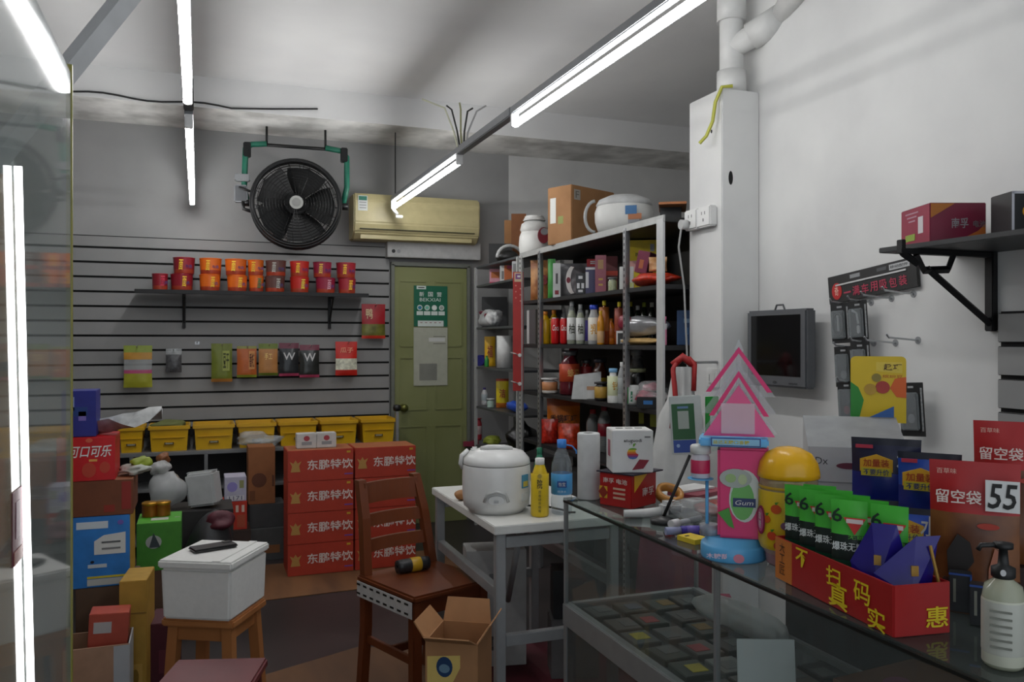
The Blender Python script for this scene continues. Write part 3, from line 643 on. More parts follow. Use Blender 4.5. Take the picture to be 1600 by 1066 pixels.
r_bag(1014, 1042, 402, 1, .07, .07, 'bread_bag', 'golden brown food bag at the right end of the top shelf', 'bag', [(1, blend('9a6430', 'd8b080', 10, .4, .6, .3))], up=.07, seed=4)
X, Y, z, w = place(984, 1042, .02)
lumps('snack_bags', 'flat red snack bag lying under the maroon box on the top shelf', 'bag', (X+.04, Y, SH[1]+EPS), [((0, 0, .032), (.09, .16, .03), m('b8321c', .3, var=.35, scale=60), 2, .22)], 0)
X, Y, z, w = place(900, 1040, .07)
# --- shelf 2 : drinks ---
AMB = m('c26a14', .15, var=.1); TEA = m('8a3c14', .15, var=.15); YEL = m('d2a012', .2); RED = m('c41a1c', .3, var=.05)
def wl(a, c): return m(a, .4, var=0)
for i, (a, c, yt, dx, lb) in enumerate(((845, 860, 487, .05, 'yellow drink bottle at the left end of the drinks shelf'), (858, 873, 485, .13, 'yellow drink bottle behind the two red cans'))):
    r_bottle(a, c, yt, 2, dx, 'drink_bottle', lb, 'bottle', YEL, m('d8ab1c', .3), m('c87818', .4), lz=(.12, .75), group='drinks on the second shelf')
def can(px0, px1, yt, lb):
    X, Y, z, w = place(px0, px1, .05); h = hgt(yt, z)-SH[2]; r = w/2
    t = thing('drink_can', lb, 'can', (X, Y, SH[2]+EPS), facing(X, Y), 'drinks on the second shelf')
    b = MB(); b.lathe([(0, .004), (r*.75, 0), (r, .012), (r, h-.018), (r*.82, h-.004)], 20, mat=RED); b.text('-y', (0, -r, h*.62), r*1.5, h*.22, 'Coca', WHITE, wrap=r, t=.001, shear=.3, bold=.02); b.build('can_body', t)
    b = MB(); b.lathe([(r*.82, h-.004), (r*.84, h), (r*.78, h), (r*.74, h-.006), (0, h-.006)], 20, mat=STEEL); b.box((0, -.006, h-.003), (.012, .02, .003), STEEL); b.build('can_top', t)
can(861, 875, 497, 'red cola can on the drinks shelf, left of the two'); can(875, 887, 497, 'red cola can on the drinks shelf, right of the two')
r_bottle(875, 887, 482, 2, .2, 'drink_bottle', 'pale capped bottle behind the two red cans', 'bottle', FOGGY, None, m('c8c8c8', .4), group='drinks on the second shelf')
WLB = m('dfe0dc', .4, var=0)
r_bottle(886, 901, 470, 2, .06, 'drink_bottle', 'white-labelled clear bottle, left of two alike on the drinks shelf', 'bottle', FILM, WLB, m('b7b9ba', .4), lz=(.1, .62), txt='柚', tcol=m('3a3a2a', var=0), group='drinks on the second shelf', rz=-.45, liquid=m('9aa06a', .3))
r_bottle(900, 914, 476, 2, .06, 'drink_bottle', 'white-labelled clear bottle, right of two alike on the drinks shelf', 'bottle', FILM, WLB, m('b7b9ba', .4), lz=(.1, .66), txt='柚', tcol=m('3a3a2a', var=0), group='drinks on the second shelf', rz=-.45, liquid=m('9aa06a', .3))
r_bottle(912, 923, 485, 2, .15, 'drink_bottle', 'bottle with a violet label behind the blue-capped one', 'bottle', FOGGY, m('5a4ab0', .4), m('b7b9ba', .4), lz=(.1, .7), group='drinks on the second shelf')
r_bottle(919, 937, 477, 2, .05, 'drink_bottle', 'bottle with wide blue cap and a white and yellow label', 'bottle', FOGGY, m('e3ded0', .4, var=0), m('2442b8', .4), lz=(.1, .68), nr=.62, txt='乳', tcol=m('d8a020', var=0), group='drinks on the second shelf', rz=-.45)
r_bottle(936, 952, 470, 2, .08, 'drink_bottle', 'big brown tea bottle with yellow cap, left of two', 'bottle', TEA, m('a8622a', .3), m('d8c428', .4), lz=(.3, .85), nr=.3, sh=.66, group='drinks on the second shelf')
r_bottle(948, 961, 498, 2, .12, 'drink_bottle', 'short amber tea bottle between the two big brown tea bottles', 'bottle', AMB, m('b05a1a', .3), m('c87818', .4), group='drinks on the second shelf')
r_bottle(960, 975, 472, 2, .1, 'drink_bottle', 'big brown tea bottle with yellow cap, right of two', 'bottle', TEA, m('9a4a3a', .3), m('d8c428', .4), lz=(.3, .85), nr=.3, sh=.66, group='drinks on the second shelf')
r_bottle(933, 944, 486, 2, .03, 'drink_bottle', 'amber bottle with a gold shoulder in front of the left brown tea bottle', 'bottle', m('c8861c', .2), m('c8a070', .35), m('d8a81c', .4), group='drinks on the second shelf', lz=(.05, .4))
r_box(963, 977, 517, 2, .03, .05, 'small_box', 'small black and white box beside the thin steel post', 'box', m('2c2c2e', .5), dbox((0, .9, 1, .16, 'd8d8d8'), (-.42, .5, .14, .9, 'd8d8d8'), (.2, .25, .5, .3, 'c0c4c8')))
r_box(965, 977, 497, 2, .15, .05, 'small_box', 'white box with a blue label behind the black and white one', 'box', m('c9ccd4', .5), dbox((0, .8, .7, .2, '5a60b0')))
for a, c, yt, lb, cp in ((978, 992, 472, 'dark green bottle with yellow cap just right of the thin post', 'c8c030'), (990, 1003, 478, 'dark bottle with white cap behind the silver bag', 'c9cac8'), (1000, 1013, 473, 'dark green bottle with olive cap behind the silver bag', '8a9428'), (1012, 1025, 473, 'dark green bottle with pale cap behind the silver bag', 'b4b6a8')):
    r_bottle(a, c, yt, 2, .26, 'drink_bottle', lb, 'bottle', m('20281c', .15), m('3a4220', .3), m(cp, .4), group='drinks on the second shelf')
X, Y, z, w = place(980, 1030, .10)
lumps('silver_bag', 'silver and red snack bag slumped on the drinks shelf', 'bag', (X, Y, SH[2]+.0415), [((0, 0, .05), (.06, .17, .05), m('a9aaac', .2, .4, var=.2, scale=9), 11, .18), ((-.03, .10, .07), (.035, .05, .04), m('8a2a3c', .3), 12, .15)], .25)
lumps('paper_bag', 'tan paper snack bag lying at the front of the drinks shelf', 'bag', (X-.03, Y-.0, SH[2]+EPS), [((0, 0, .018), (.05, .16, .0178), m('c8a468', .5, var=.2, scale=12), 13, .1)], .12)
r_bottle(1030, 1042, 495, 2, .02, 'pink_bottle', 'pink bottle with round pink cap at the right end of the drinks shelf', 'bottle', m('e08aa8', .35), m('d8d4d6', .4), m('e87aa0', .4), lz=(.55, .75), nr=.7, sh=.62)
r_box(1058, 1079, 486, 2, .22, .12, 'blue_box', 'dark blue box wedged between rack and pier', 'box', m('1e4470', .45), dbox((.2, .7, .4, .12, '7a9ab8'), (.2, .4, .3, .2, '3a6a9a')))
carton('grey_box', 'dark grey box with a white edge beside the red hanging strip', 'box', (2.105, 4.97, SH[2]+EPS), .2, .15, .22, 0, m('4a4b4c', .5), lambda b, w, d, h: b.panel('-x', (-w/2, d*.36, h/2), d*.26, h*.98, m('b8b9b8', .5, var=0)))
# --- shelf 3 ---
BRN = m('2a1a18', .2, var=.2)
r_bottle(847, 871, 591, 3, .03, 'ointment_jar', 'short jar with orange band at the left end of the third shelf', 'jar', m('cfcac2', .4), m('c98a5c', .4), m('c4c4c2', .4), lz=(.2, .75), nr=.92, sh=.78)
JR = m('5a1a24', .12, var=.3); 
r_bottle(874, 906, 548, 3, .09, 'glass_jar', 'large jar of dark red preserve on the third shelf', 'jar', JR, m('b8482a', .4), m('77787a', .3, .5), lz=(.3, .7), nr=.6, sh=.72, txt='蜂蜜', tcol=m('d8a860', var=0))
r_bottle(906, 926, 562, 3, .2, 'glass_jar', 'dark red jar behind the propped white card', 'jar', m('6a1f1c', .15), m('a02a2a', .4), m('66686a', .3, .5), lz=(.35, .8), nr=.6)
r_bottle(889, 903, 543, 3, .28, 'glass_jar', 'jar with a maroon lid deep behind the large red preserve jar', 'jar', FOGGY, m('b9b6b2', .4), m('7a1a2c', .4), nr=.8)
r_bottle(926, 949, 560, 3, .17, 'dark_bottle', 'brown jar with yellow label behind the gold-labelled black jar', 'jar', m('4a2412', .2), m('b0921c', .4), m('33343a', .3), lz=(.25, .5), nr=.7)
r_bottle(929, 950, 597, 3, .04, 'sauce_jar', 'black jar with a square gold label in front of the white pill bottle', 'jar', m('232122', .3), m('b8913e', .4), m('2c2a2a', .4), lz=(.15, .75), nr=.85, sh=.8)
r_bottle(949, 967, 576, 3, .02, 'pill_bottle', 'white bottle with light blue cap and yellow-green label', 'bottle', m('dfe0dc', .4), m('dadfb8', .4), m('7fb4dc', .4), lz=(.22, .78), nr=.6, sh=.7, txt='钙', tcol=m('c08a1c', var=0))
r_bottle(965, 979, 566, 3, .05, 'clear_bottle', 'clear bottle with a white cap next to the white pill bottle', 'bottle', FOGGY, m('a9adac', .4), m('e0e0de', .4))
X, Y, z, w = place(896, 932, .005)
b = MB(); V = [b.v(p) for p in ((-.075, 0, 0), (.085, -.01, 0), (.09, .06, .15), (-.06, .07, .13), (-.075, .002, .0), (.085, -.008, .0), (.09, .063, .148), (-.06, .073, .128))]
b.f(V[:4], m('a9abaa', .6)); b.f(V[4:][::-1], m('a9abaa', .6)); b.panel('-y', (.045, -.012, .03), .07, .05, m('d0d1d0', .5), .001); b.panel('-y', (.04, -.014, .062), .06, .02, m('c09470', .5), .001)
tag(b.build('paper_card', None, (X, Y, SH[3]+EPS), facing(X, Y)), 'white paper card propped against the jars on the third shelf', 'card')
r_bag(973, 998, 602, 3, .0+.03, .05, 'tissue_pack', 'white pack with a green swoosh behind the thin post', 'pack', [(1, m('c9cdc9', .5))], dbox((-.25, .5, .22, .8, '2a9a48'), (.05, .45, .12, .5, '3a7a5a')), seed=6)
r_bottle(985, 1008, 576, 3, .16, 'black_jar', 'black jar with an olive-white lid rim right of the thin post', 'jar', m('161616', .3), None, m('9a9c7a', .4), nr=.9, sh=.84)
b3 = SH[3]+.15
r_bottle(984, 1006, 540, 3, .3, 'clear_jar', 'tall clear jar behind the black jar on the third shelf', 'jar', FILM, None, m('8a8c8e', .4), nr=.7, sh=.75, liquid=m('5a5254', .5))
X, Y, z, w = place(1004, 1040, .1)
lumps('candy_bag', 'clear bag of pink and red sweets at the right of the third shelf', 'bag', (X, Y, SH[3]+EPS), [((0, 0, .06), (.085, .1, .058), FILM, 5, .25), ((-.03, .02, .05), (.04, .05, .04), m('c23a5c', .4, var=.4, scale=50), 8, .3), ((.02, -.05, .035), (.035, .04, .03), m('d8d0cc', .4, var=.3), 9, .3), ((-.01, .0, .095), (.04, .05, .02), m('b83050', .4), 10, .3)])
r_box(993, 1032, 621, 3, -.0+.02, .05, 'black_case', 'low black case with a blue label on the third shelf edge', 'case', m('121214', .4), dbox((0, .55, .4, .35, '2c6aa8')), wk=.9)
# --- shelf 4 ---
ORB = m('d2700e', .35, var=.12)
r_bag(853, 908, 623, 4, .15, .07, 'rice_bag', 'big orange food bag with dark lettering on the lower shelf', 'bag', [(.25, m('b8400e', .4, var=.3)), (.8, ORB), (1, m('a84a0c', .4))], dec('香锅嘎嘎', '3a1408', .55, .8, .18), seed=13, wk=.95)
r_bag(846, 872, 655, 4, .05, .06, 'snack_bag', 'glossy red-orange snack bag in front of the orange food bag, left one', 'bag', [(1, m('b0281a', .25, var=.5, scale=50))], seed=14)
r_bag(872, 905, 662, 4, .05, .06, 'snack_bag', 'glossy red-orange snack bag in front of the orange food bag, right one', 'bag', [(1, m('b8381a', .25, var=.5, scale=40))], seed=15)
CO = m('1f1210', .12, var=.1)
r_bottle(916, 937, 640, 4, .22, 'cola_bottle', 'cola bottle with a red cap standing deep on the lower shelf, left one', 'bottle', FILM, None, m('9a1c24', .4), liquid=CO)
r_bottle(934, 955, 634, 4, .18, 'cola_bottle', 'cola bottle with a maroon label above the white apple box', 'bottle', FILM, m('8a1428', .35), m('7a1428', .4), liquid=CO, lz=(.35, .62))
for a, c, yt, lb in ((998, 1006, 644, 'narrow yellow box under the third shelf, left one'), (1016, 1042, 646, 'wide yellow box under the third shelf near the white post')):
    r_box(a, c, yt, 4, .2, .08, 'yellow_box', lb, 'box', m('9a9a1c', .5), up=.2)
    X, Y, z, w = place(a, c, .2); carton('dark_box', 'dark box carrying the '+lb.split(' under')[0].replace('narrow', 'slim'), 'box', (X, Y, SH[4]+EPS), w*1.2, .1, .199, facing(X, Y), m('2a2826', .6))
X, Y, z, w = place(985, 1040, .08)
lumps('plastic_bag', 'grey plastic bag with orange contents on the lower shelf by the white post', 'plastic bag', (X, Y, SH[4]+EPS), [((0, 0, .085), (.065, .15, .08), FILM, 15, .2), ((-.02, .05, .06), (.035, .07, .05), m('b8763a', .5, var=.3), 16, .2), ((.01, -.06, .05), (.035, .06, .045), m('8a8c8a', .5), 17, .2)])
# --- lowest shelf ---
for i, (a, c, hx, lb) in enumerate(((850, 885, '3a2a26', 'dark brown carton on the lowest rack shelf, left one'), (890, 930, '4a4644', 'grey carton on the lowest rack shelf, middle one'), (940, 975, '332c2c', 'black-brown carton on the lowest rack shelf, right one'))):
    X, Y, z, w = place(a, c, .15); carton('carton', lb, 'box', (X, Y, SH[5]+EPS), w, .2, .25, facing(X, Y), m(hx, .6))
# --- red strip hanging at the rack joint ---
Y_, z_ = atX(809.5, RX-.03); hT, hB = hgt(425, z_), hgt(611, z_)
t = thing('strip_banner', 'long red hanging strip with a pale badge at the joint of the racks', 'banner', (RX-.03, Y_, hB), facing(RX, Y_, .8)); hh = hT-hB
b = MB(); b.panel('-y', (0, 0, hh/2), .068, hh, m('a8201a', .45, var=.12, scale=9), .004)
for k in range(6): b.disc('-y', (-.015+.03*(k % 2), -.004, hh-.09-.02*k), .005, .005, m('d88a7a', var=0), .001)
st_ = b.build('strip', t)
b = MB(); b.panel('-y', (0, -.004, hh-.035), .05, .06, m('c9b090', var=0), .002); b.panel('-y', (0, -.006, hh-.03), .035, .035, m('7a4a80', var=0), .001); b.panel('-y', (.004, -.007, hh-.03), .02, .012, m('e0dcd8', var=0), .001); b.build('badge', st_)
for z0 in (hh*.3, hh*.06):
    b = MB(); b.tube([(0, -.005, z0), (-.02, -.03, z0+.01), (-.05, -.03, z0+.018)], .004, m('c8c4c0', .4), 6); b.disc('-y', (.01, -.006, z0), .012, .012, WHITE, .006); b.build('clip_hook', t)
# --- corner rack ---
def q_box(*a, **k): return r_box(*a, SHL=SHB, **k)
q_box(750, 766, 412, 1, .2, .08, 'medicine_box', 'white and pink box at the left end of the corner rack top row', 'box', m('c4b8b6', .5), dbox((0, .85, 1, .3, 'b02a4c')))
q_box(765, 781, 408, 1, .1, .08, 'medicine_box', 'pink and orange box second in the corner rack top row', 'box', m('c88a98', .5), dbox((.05, .6, .8, .4, 'b0602a'), (0, .08, 1, .14, 'a82448')))
q_box(781, 790, 406, 1, .06, .08, 'medicine_box', 'narrow pale grey box third in the corner rack top row', 'box', m('b9bcba', .5), dbox((0, .5, .4, .3, '6a6c6c'), (0, .25, .4, .2, '6a6c6c')))
q_box(788, 805, 403, 1, .1, .08, 'medicine_box', 'orange-brown box fourth in the corner rack top row', 'box', m('b05a24', .5), dbox((0, .88, .5, .2, '9a2a50'), (.4, .45, .2, .6, 'd88ab0')))
q_box(800, 816, 400, 1, .04, .06, 'medicine_box', 'pale box with grey arch in the corner rack top row beside the post', 'box', m('c0c2c2', .5), dbox((-.2, .6, .4, .5, '8a8c8c')))
X, Y, z, w = place(748, 800, .16)
carton('dark_carton', 'dark grey carton under the top row of the corner rack', 'box', (X+.05, Y+.16, SHB[2]+EPS), .2, .14, .24, facing(X, Y), m('3c3d3e', .6))
lumps('plastic_bag', 'white plastic bag with maroon handles on the corner rack', 'plastic bag', (X-.08, Y-.12, SHB[2]+EPS), [((0, 0, .07), (.07, .18, .068), m('a9aaaa', .5), 21, .3), ((-.03, .06, .11), (.03, .08, .02), m('6a1430', .5), 22, .3), ((-.03, -.08, .08), (.03, .05, .03), m('7a1430', .5), 23, .3), ((-.03, -.14, .06), (.04, .05, .05), m('c9cac9', .5), 24, .3)])
X, Y, z, w = place(776, 801, .08)
t = thing('paper_roll', 'white kitchen roll standing on the corner rack', 'paper roll', (X, Y, SHB[3]+EPS)); hh = hgt(525, z)-SHB[3]
b = MB(); b.lathe([(.02, 0), (w/2, 0), (w/2, hh), (.02, hh), (.02, 0)], 22, mat=m('d0d1cf', .8)); b.build('roll', t); b = MB(); b.lathe([(.015, .001), (.0195, .001), (.0195, hh-.001), (.015, hh-.001), (.015, .001)], 14, mat=CARD); b.build('core', t)
r_bag(757, 774, 526, 3, .1, .04, 'yellow_pack', 'tilted yellow pack leaning beside the kitchen roll', 'pack', [(1, m('d8a81c', .4))], dec('福', '8a3a14', .5, .5, .4), SHL=SHB, lean=0, seed=3)
X, Y, z, w = place(737, 756, .05)
b = MB(); b.tube([(0, -.07, .042), (0, .07, .042)], .042, m('2a2a88', .4), 18); tag(b.build('blue_roll', None, (X+.03, Y, SHB[3]+EPS), -.6), 'dark blue tape roll at the left end of the corner rack', 'roll')
r_bottle(757, 764, 556, 3, .03, 'green_bottle', 'tiny green bottle between blue roll and yellow pack', 'bottle', m('2c8a3a', .4), None, m('2c8a3a', .4), SHL=SHB)
r_bottle(752, 762, 606, 4, .08, 'lotion_bottle', 'white lotion bottle with a violet cap on the corner rack', 'bottle', m('c9cacb', .4), m('b8c4c8', .4), m('4a3a7a', .4), SHL=SHB)
r_bottle(761, 772, 623, 4, .04, 'cream_jar', 'short pale green jar beside the violet-capped lotion bottle', 'jar', m('a8c0b4', .4), None, m('cfd2d0', .4), nr=.9, sh=.7, SHL=SHB)
r_bag(775, 795, 592, 4, .12, .05, 'detergent_pack', 'tall yellow detergent pack on the corner rack', 'pack', [(.2, m('b8651c', .4)), (.9, m('d0b81c', .4)), (1, m('a83a1c', .4))], dec('洁', '9a2a1c', .5, .5, .3), SHL=SHB, seed=8)
X, Y, z, w = place(780, 812, .02)
lumps('blue_bag', 'crumpled bright blue bag on the corner rack in front of the yellow pack', 'bag', (X+.05, Y, SHB[4]+EPS), [((0, 0, .04), (.05, .16, .038), m('2a52b8', .3), 31, .3)])
X, Y, z, w = place(785, 818, .05)
lumps('black_bag', 'black plastic bag bulging out of the lowest level of the corner rack', 'plastic bag', (X+.06, Y, SHB[5]+EPS), [((0, 0, .11), (.1, .15, .105), m('0e0e10', .35), 32, .22)])
r_bottle(741, 753, 652, 5, .1, 'red_cup', 'dark red and white cup low on the corner rack', 'cup', m('a8303c', .4), m('c9b0b0', .4), None, nr=.95, sh=.8, SHL=SHB)
X, Y, z, w = place(757, 778, .08)
lumps('cloth', 'yellow-green rag low on the corner rack beside the black bag', 'cloth', (X, Y, SHB[5]+EPS), [((0, 0, .035), (.06, .1, .034), m('8a9432', .7), 33, .35)])
q_box(724, 748, 697, 5, .02, .1, 'red_box', 'flat dark red box at the low left end of the corner rack', 'box', m('7a1a34', .5))

# ---------------- drink cases by the shelf unit ----------------
DPR = m('b23a26', .5, var=.06); DPW = m('e3d4cc', .5, var=0); GOLD = m('b98c4a', .45, var=0)
YF = 5.1
def case_(col, lvl, label):
    x0, x1 = ((.497, .887), (.897, 1.277))[col]; w = x1-x0; h = .186; t_ = thing('drink_case', label, 'drink case', ((x0+x1)/2, YF+.13, .006+lvl*(h+.0015)), 0, 'red drink cases in two stacks')
    b = MB(); b.box((0, 0, h/2), (w, .26, h), DPR, .003, {'+z': m('9c5a34', .6)}); b.panel('-y', (w/2-.03, -.13, h*.9), .022, .012, m('c9a02a', var=0), .001); b.panel('-y', (w/2-.03, -.13, h*.18), .05, .008, m('7a4a9a', var=0), .001); cb_ = b.build('case_body', t_)
    b = MB(); b.text('-y', (.055, -.13, h*.52), w*.7, h*.33, '东鹏特饮', DPW, t=.0015, bold=.03); b.build('lettering', cb_)
    b = MB(); g = [(-.028, -.035), (.028, -.035), (.02, 0), (.034, .028), (.012, .016), (0, .036), (-.012, .016), (-.034, .028), (-.02, 0)]
    b.prism(g, '-y', (-w/2+.045, -.13, h*.5), .0015, GOLD); b.build('emblem', cb_)
POS = ['at the bottom of', 'second from the bottom in', 'third from the bottom in', 'on top of']
for c_ in (0, 1):
    for l_ in range(4): case_(c_, l_, 'red lettered drink case '+POS[l_]+(' the left stack' if c_ == 0 else ' the right stack, behind the chair'))
xa, z = atY(463, YF+.1); xb, _ = atY(525, YF+.1); zt = .006+4*.1875
b = MB(); w = xb-xa
for s_ in (-1, 1):
    b.box((s_*w/4, 0, .045), (w/2-.002, .08, .09), m('c4c2be', .5), .003); b.disc('-y', (s_*w/4, -.04, .06), .018, .016, m('a8404a', var=0), .001); b.panel('-y', (s_*w/4, -.04, .03), .06, .02, m('8f9294', var=0), .001)
tag(b.build('tissue_pack', None, ((xa+xb)/2, YF+.12, zt)), 'white twin pack lying on the left stack of red drink cases', 'pack')
# flattened cardboard and floor patches
b = MB(); b.prism([(-.2, -.42), (1.25, -.35), (1.35, .33), (.05, .33)], '+z', (0, 0, 0), .004, blend('5a3a22', '7a5230', 5, .35, .65, .7, stretch=(1, .2, 1)))
tag(b.build('cardboard_sheet', None, (.25, 5.1, .001)), 'flattened brown cardboard sheet on the floor under the red drink cases', 'cardboard')
b = MB(); b.prism([(-.35, -.3), (.55, -.35), (.45, .28), (.2, .38), (-.22, .2)], '+z', (0, 0, 0), .0015, blend('553822', '6e4a2c', 5, .35, .65, .7, stretch=(1, .2, 1)))
tag(b.build('cardboard_sheet', None, (.48, 3.45, .001)), 'brown cardboard sheet on the floor under the wooden chair', 'cardboard')
b = MB(); b.prism([(-.3, -.5), (.45, -.5), (.5, .45), (-.25, .5)], '+z', (0, 0, 0), .003, blend('4c1420', '611c2a', 4, .35, .65, .75))
tag(b.build('floor_mat', None, (1.25, 3.3, .001)), 'dark maroon mat on the floor under the white table', 'mat')
# --- goods before the shelf unit ---
def f_box(px0, px1, yt, yb, Y, d, name, label, cat, mat, deco=None, rz=0., base=None, faces=None):
    xa, z = atY(px0, Y); xb, _ = atY(px1, Y); h0 = hgt(yb, z) if base is None else base
    h = hgt(yt, z)-h0; o = carton(name, label, cat, ((xa+xb)/2, Y+d/2, h0+EPS), xb-xa, d, h, rz, mat, deco, None, faces); return o, h0+h+2*EPS, (xa+xb)/2
BC = m('8a5630', .7, var=.08)
o, h1, x1 = f_box(392, 445, 828, 0, 5.55, .26, 'grey_carton', 'grey carton with a brown band beside the left red stack, at the bottom', 'box', m('4c4e4e', .6), dbox((-.05, .35, .8, .25, '8a5a34')), base=0)
o, h2, x2 = f_box(390, 445, 790, 0, 5.57, .22, 'grey_carton', 'flat dark grey carton under the tall brown carton', 'box', m('3f4142', .6), None, base=h1)
f_box(388, 430, 700, 0, 5.58, .2, 'carton', 'tall plain brown carton with a round mark beside the red stacks', 'box', BC, lambda b, w, d, h: (b.disc('-y', (-.1*w, -d/2, h*.42), w*.28, w*.28, m('5c3420', .7, var=0)), b.panel('-y', (.42*w, -d/2, h*.4), w*.08, h*.2, m('5c3420', .7, var=0)), b.panel('-y', (-.35*w, -d/2, h*.15), w*.2, h*.18, m('6e4226', .7, var=0))), base=h2)
o, h1, x1 = f_box(340, 392, 832, 0, 5.25, .25, 'dark_carton', 'dark carton on the floor behind the foam box, under the red gift box', 'box', m('3a2a24', .6), None, base=0)
o, h2, x2 = f_box(349, 386, 786, 0, 5.27, .2, 'red_gift_box', 'red gift box with white marks under the lilac box', 'box', m('b8301c', .45), dbox((-.2, .75, .12, .25, 'd8c0b0'), (.08, .75, .12, .25, 'd8c0b0'), (.33, .75, .12, .25, 'd8c0b0'), (-.22, .3, .35, .45, 'a84a30'), (.25, .3, .35, .45, 'a84a30')), base=h1)
f_box(351, 385, 747, 0, 5.28, .18, 'lilac_box', 'white and lilac box standing on the red gift box', 'box', m('b4b2c4', .5), lambda b, w, d, h: (b.disc('-y', (-.15*w, -d/2, .6*h), w*.24, w*.24, m('8f86c4', var=0)), b.panel('-y', (.28*w, -d/2, .7*h), w*.2, h*.32, m('8a8c5c', var=0)), b.panel('-y', (0, -d/2, .14*h), w*.8, h*.2, m('d0d0d4', var=0)), b.text('-y', (0, -d/2-.001, .14*h), w*.6, h*.16, '1171', m('4a4c70', var=0))), base=h2)
# styrofoam tub lid and bags around
xx, z = atY(318, 4.8); base = 0
carton('dark_carton', 'dark carton hidden low behind the foam box carrying bags', 'box', (atY(300, 4.85)[0], 4.9, EPS), .42, .3, .5, .0, m('2c2a2a', .6))
b = MB(); b.box((0, 0, .09), (.15, .13, .18), m('b4b6b6', .6, var=.06), .012); b.box((0, 0, .182), (.16, .035, .006), m('8c8e90', .5), .002)
o = b.build('white_carton', None, (atY(322, 4.82)[0], 4.86, .502+.012)); o.rotation_euler = (.0, -.12, -.35); tag(o, 'tilted white taped carton behind the foam box', 'box')
lumps('plastic_bag', 'grey translucent plastic bag slumped left of the tilted white carton', 'plastic bag', (atY(260, 4.82)[0], 4.84, .502), [((0, 0, .11), (.09, .08, .10), FOGGY, 41, .2), ((-.03, .02, .22), (.05, .05, .05), m('a9a9a8', .5), 42, .3), ((-.02, .04, .27), (.035, .03, .03), m('7c4a24', .5), 43, .3)])
lumps('plastic_bag', 'dark plastic bag with maroon scraps behind the foam box', 'plastic bag', (atY(330, 4.58)[0], 4.58, .002), [((0, 0, .26), (.12, .09, .255), m('2c2c2e', .4), 44, .12), ((.03, -.02, .47), (.07, .05, .05), m('5a2430', .5), 45, .3)])
# green carton with tins
xg0, z = atY(213, 4.35); xg1, _ = atY(283, 4.35)
hb = hgt(888, z); ht = hgt(820, z)
carton('plain_carton', 'plain brown carton under the green carton', 'box', ((xg0+xg1)/2, 4.49, EPS), .26, .26, .30, 0, m('5a4030', .7))
t = carton('green_carton', 'green carton with a white round sailing mark, behind the foam box', 'box', ((xg0+xg1)/2, 4.49, .302), (xg1-xg0), .26, ht-.302, 0, m('45882f', .5), lambda b, w, d, h: (b.disc('-y', (-.12*w, -d/2, h*.6), w*.18, w*.16, m('a9aca6', var=0)), b.prism([(-.02, -.03), (.03, -.03), (.0, .04)], '-y', (-.12*w, -d/2-.001, h*.62), .002, m('3c4648', var=0)), b.panel('+z', (.0, -.04, h), w*.4, .06, m('b5bcb0', var=0)), b.panel('+z', (.08, -.02, h), w*.12, .02, m('8aa07a', var=0))), faces={'+z': m('4fa02e', .5)})
GT = m('c08a2a', .25, .7)
for k, px in enumerate((234, 254)):
    x, z = atY(px, 4.52); t = thing('gold_tin', 'gold tin on the green carton, '+('left' if k == 0 else 'right')+' one of two', 'tin', (x, 4.53, ht+EPS), 0, 'gold tins on the green carton')
    b = MB(); b.lathe([(0, 0), (.036, 0), (.037, .003), (.037, .062)], 20, mats=[GT, GT, m('9a5a1c', .3, .5)]); b.build('tin_body', t)
    b = MB(); b.lathe([(.037, .058), (.039, .06), (.039, .07), (.03, .073), (0, .073)], 20, mat=GT); b.build('lid', t)
# --- left stack ---
YS = 3.72
def s_box(px0, px1, yt, base, d, name, label, cat, mat, deco=None, Y=YS, faces=None, rz=0.):
    xa, z = atY(px0, Y); xb, _ = atY(px1, Y); h = hgt(yt, z)-base
    carton(name, label, cat, ((xa+xb)/2, Y+d/2, base+EPS), xb-xa, d, h, rz, mat, deco, None, faces); return base+h+2*EPS
h = s_box(118, 212, 922, 0, .3, 'plain_carton', 'plain carton at the foot of the left stack', 'box', m('5a4434', .7))
h = s_box(104, 203, 811, h, .3, 'blue_carton', 'bright blue carton with a white oven picture in the left stack', 'box', m('2a78c4', .45), lambda b, w, d, h: (b.panel('-y', (-.1*w, -d/2, .88*h), .5*w, .1*h, m('c9d4dc', var=0)), b.disc('-y', (.35*w, -d/2, .9*h), .05*w, .02*h+.004, m('6a5ab0', var=0)),
  b.prism([(-.25*w, -.14*h), (.25*w, -.14*h), (.25*w, .16*h), (-.1*w, .13*h), (-.25*w, .05*h)], '-y', (.18*w, -d/2, .6*h), .0015, m('d0d2d0', var=0)), b.panel('-y', (.2*w, -d/2-.0015, .63*h), .3*w, .025*h, m('55585a', var=0)), b.panel('-y', (.2*w, -d/2-.0015, .54*h), .3*w, .025*h, m('77797a', var=0)),
  b.panel('-y', (-.02*w, -d/2, .3*h), .3*w, .05*h, m('b8c4cc', var=0)), b.disc('-y', (-.1*w, -d/2, .36*h), .03*w, .02*h, m('141a2a', var=0)), b.panel('-y', (.15*w, -d/2, .14*h), .66*w, .03*h, m('c9b82a', var=0)), b.panel('-y', (.15*w, -d/2, .07*h), .66*w, .09*h, m('b9bcb8', var=0))), faces={'+x': m('b8902a', .6)})
h = s_box(100, 208, 755, h, .28, 'brown_carton', 'dark brown carton with red print on top of the blue carton', 'box', m('6e3c22', .6), lambda b, w, d, h: (b.panel('-y', (.4*w, -d/2, .55*h), .14*w, .8*h, m('8a241a', var=0)), b.panel('-y', (.15*w, -d/2, .2*h), .16*w, .2*h, m('8a2a1a', var=0))), faces={'+z': m('8a5634', .6)})
hcok = h
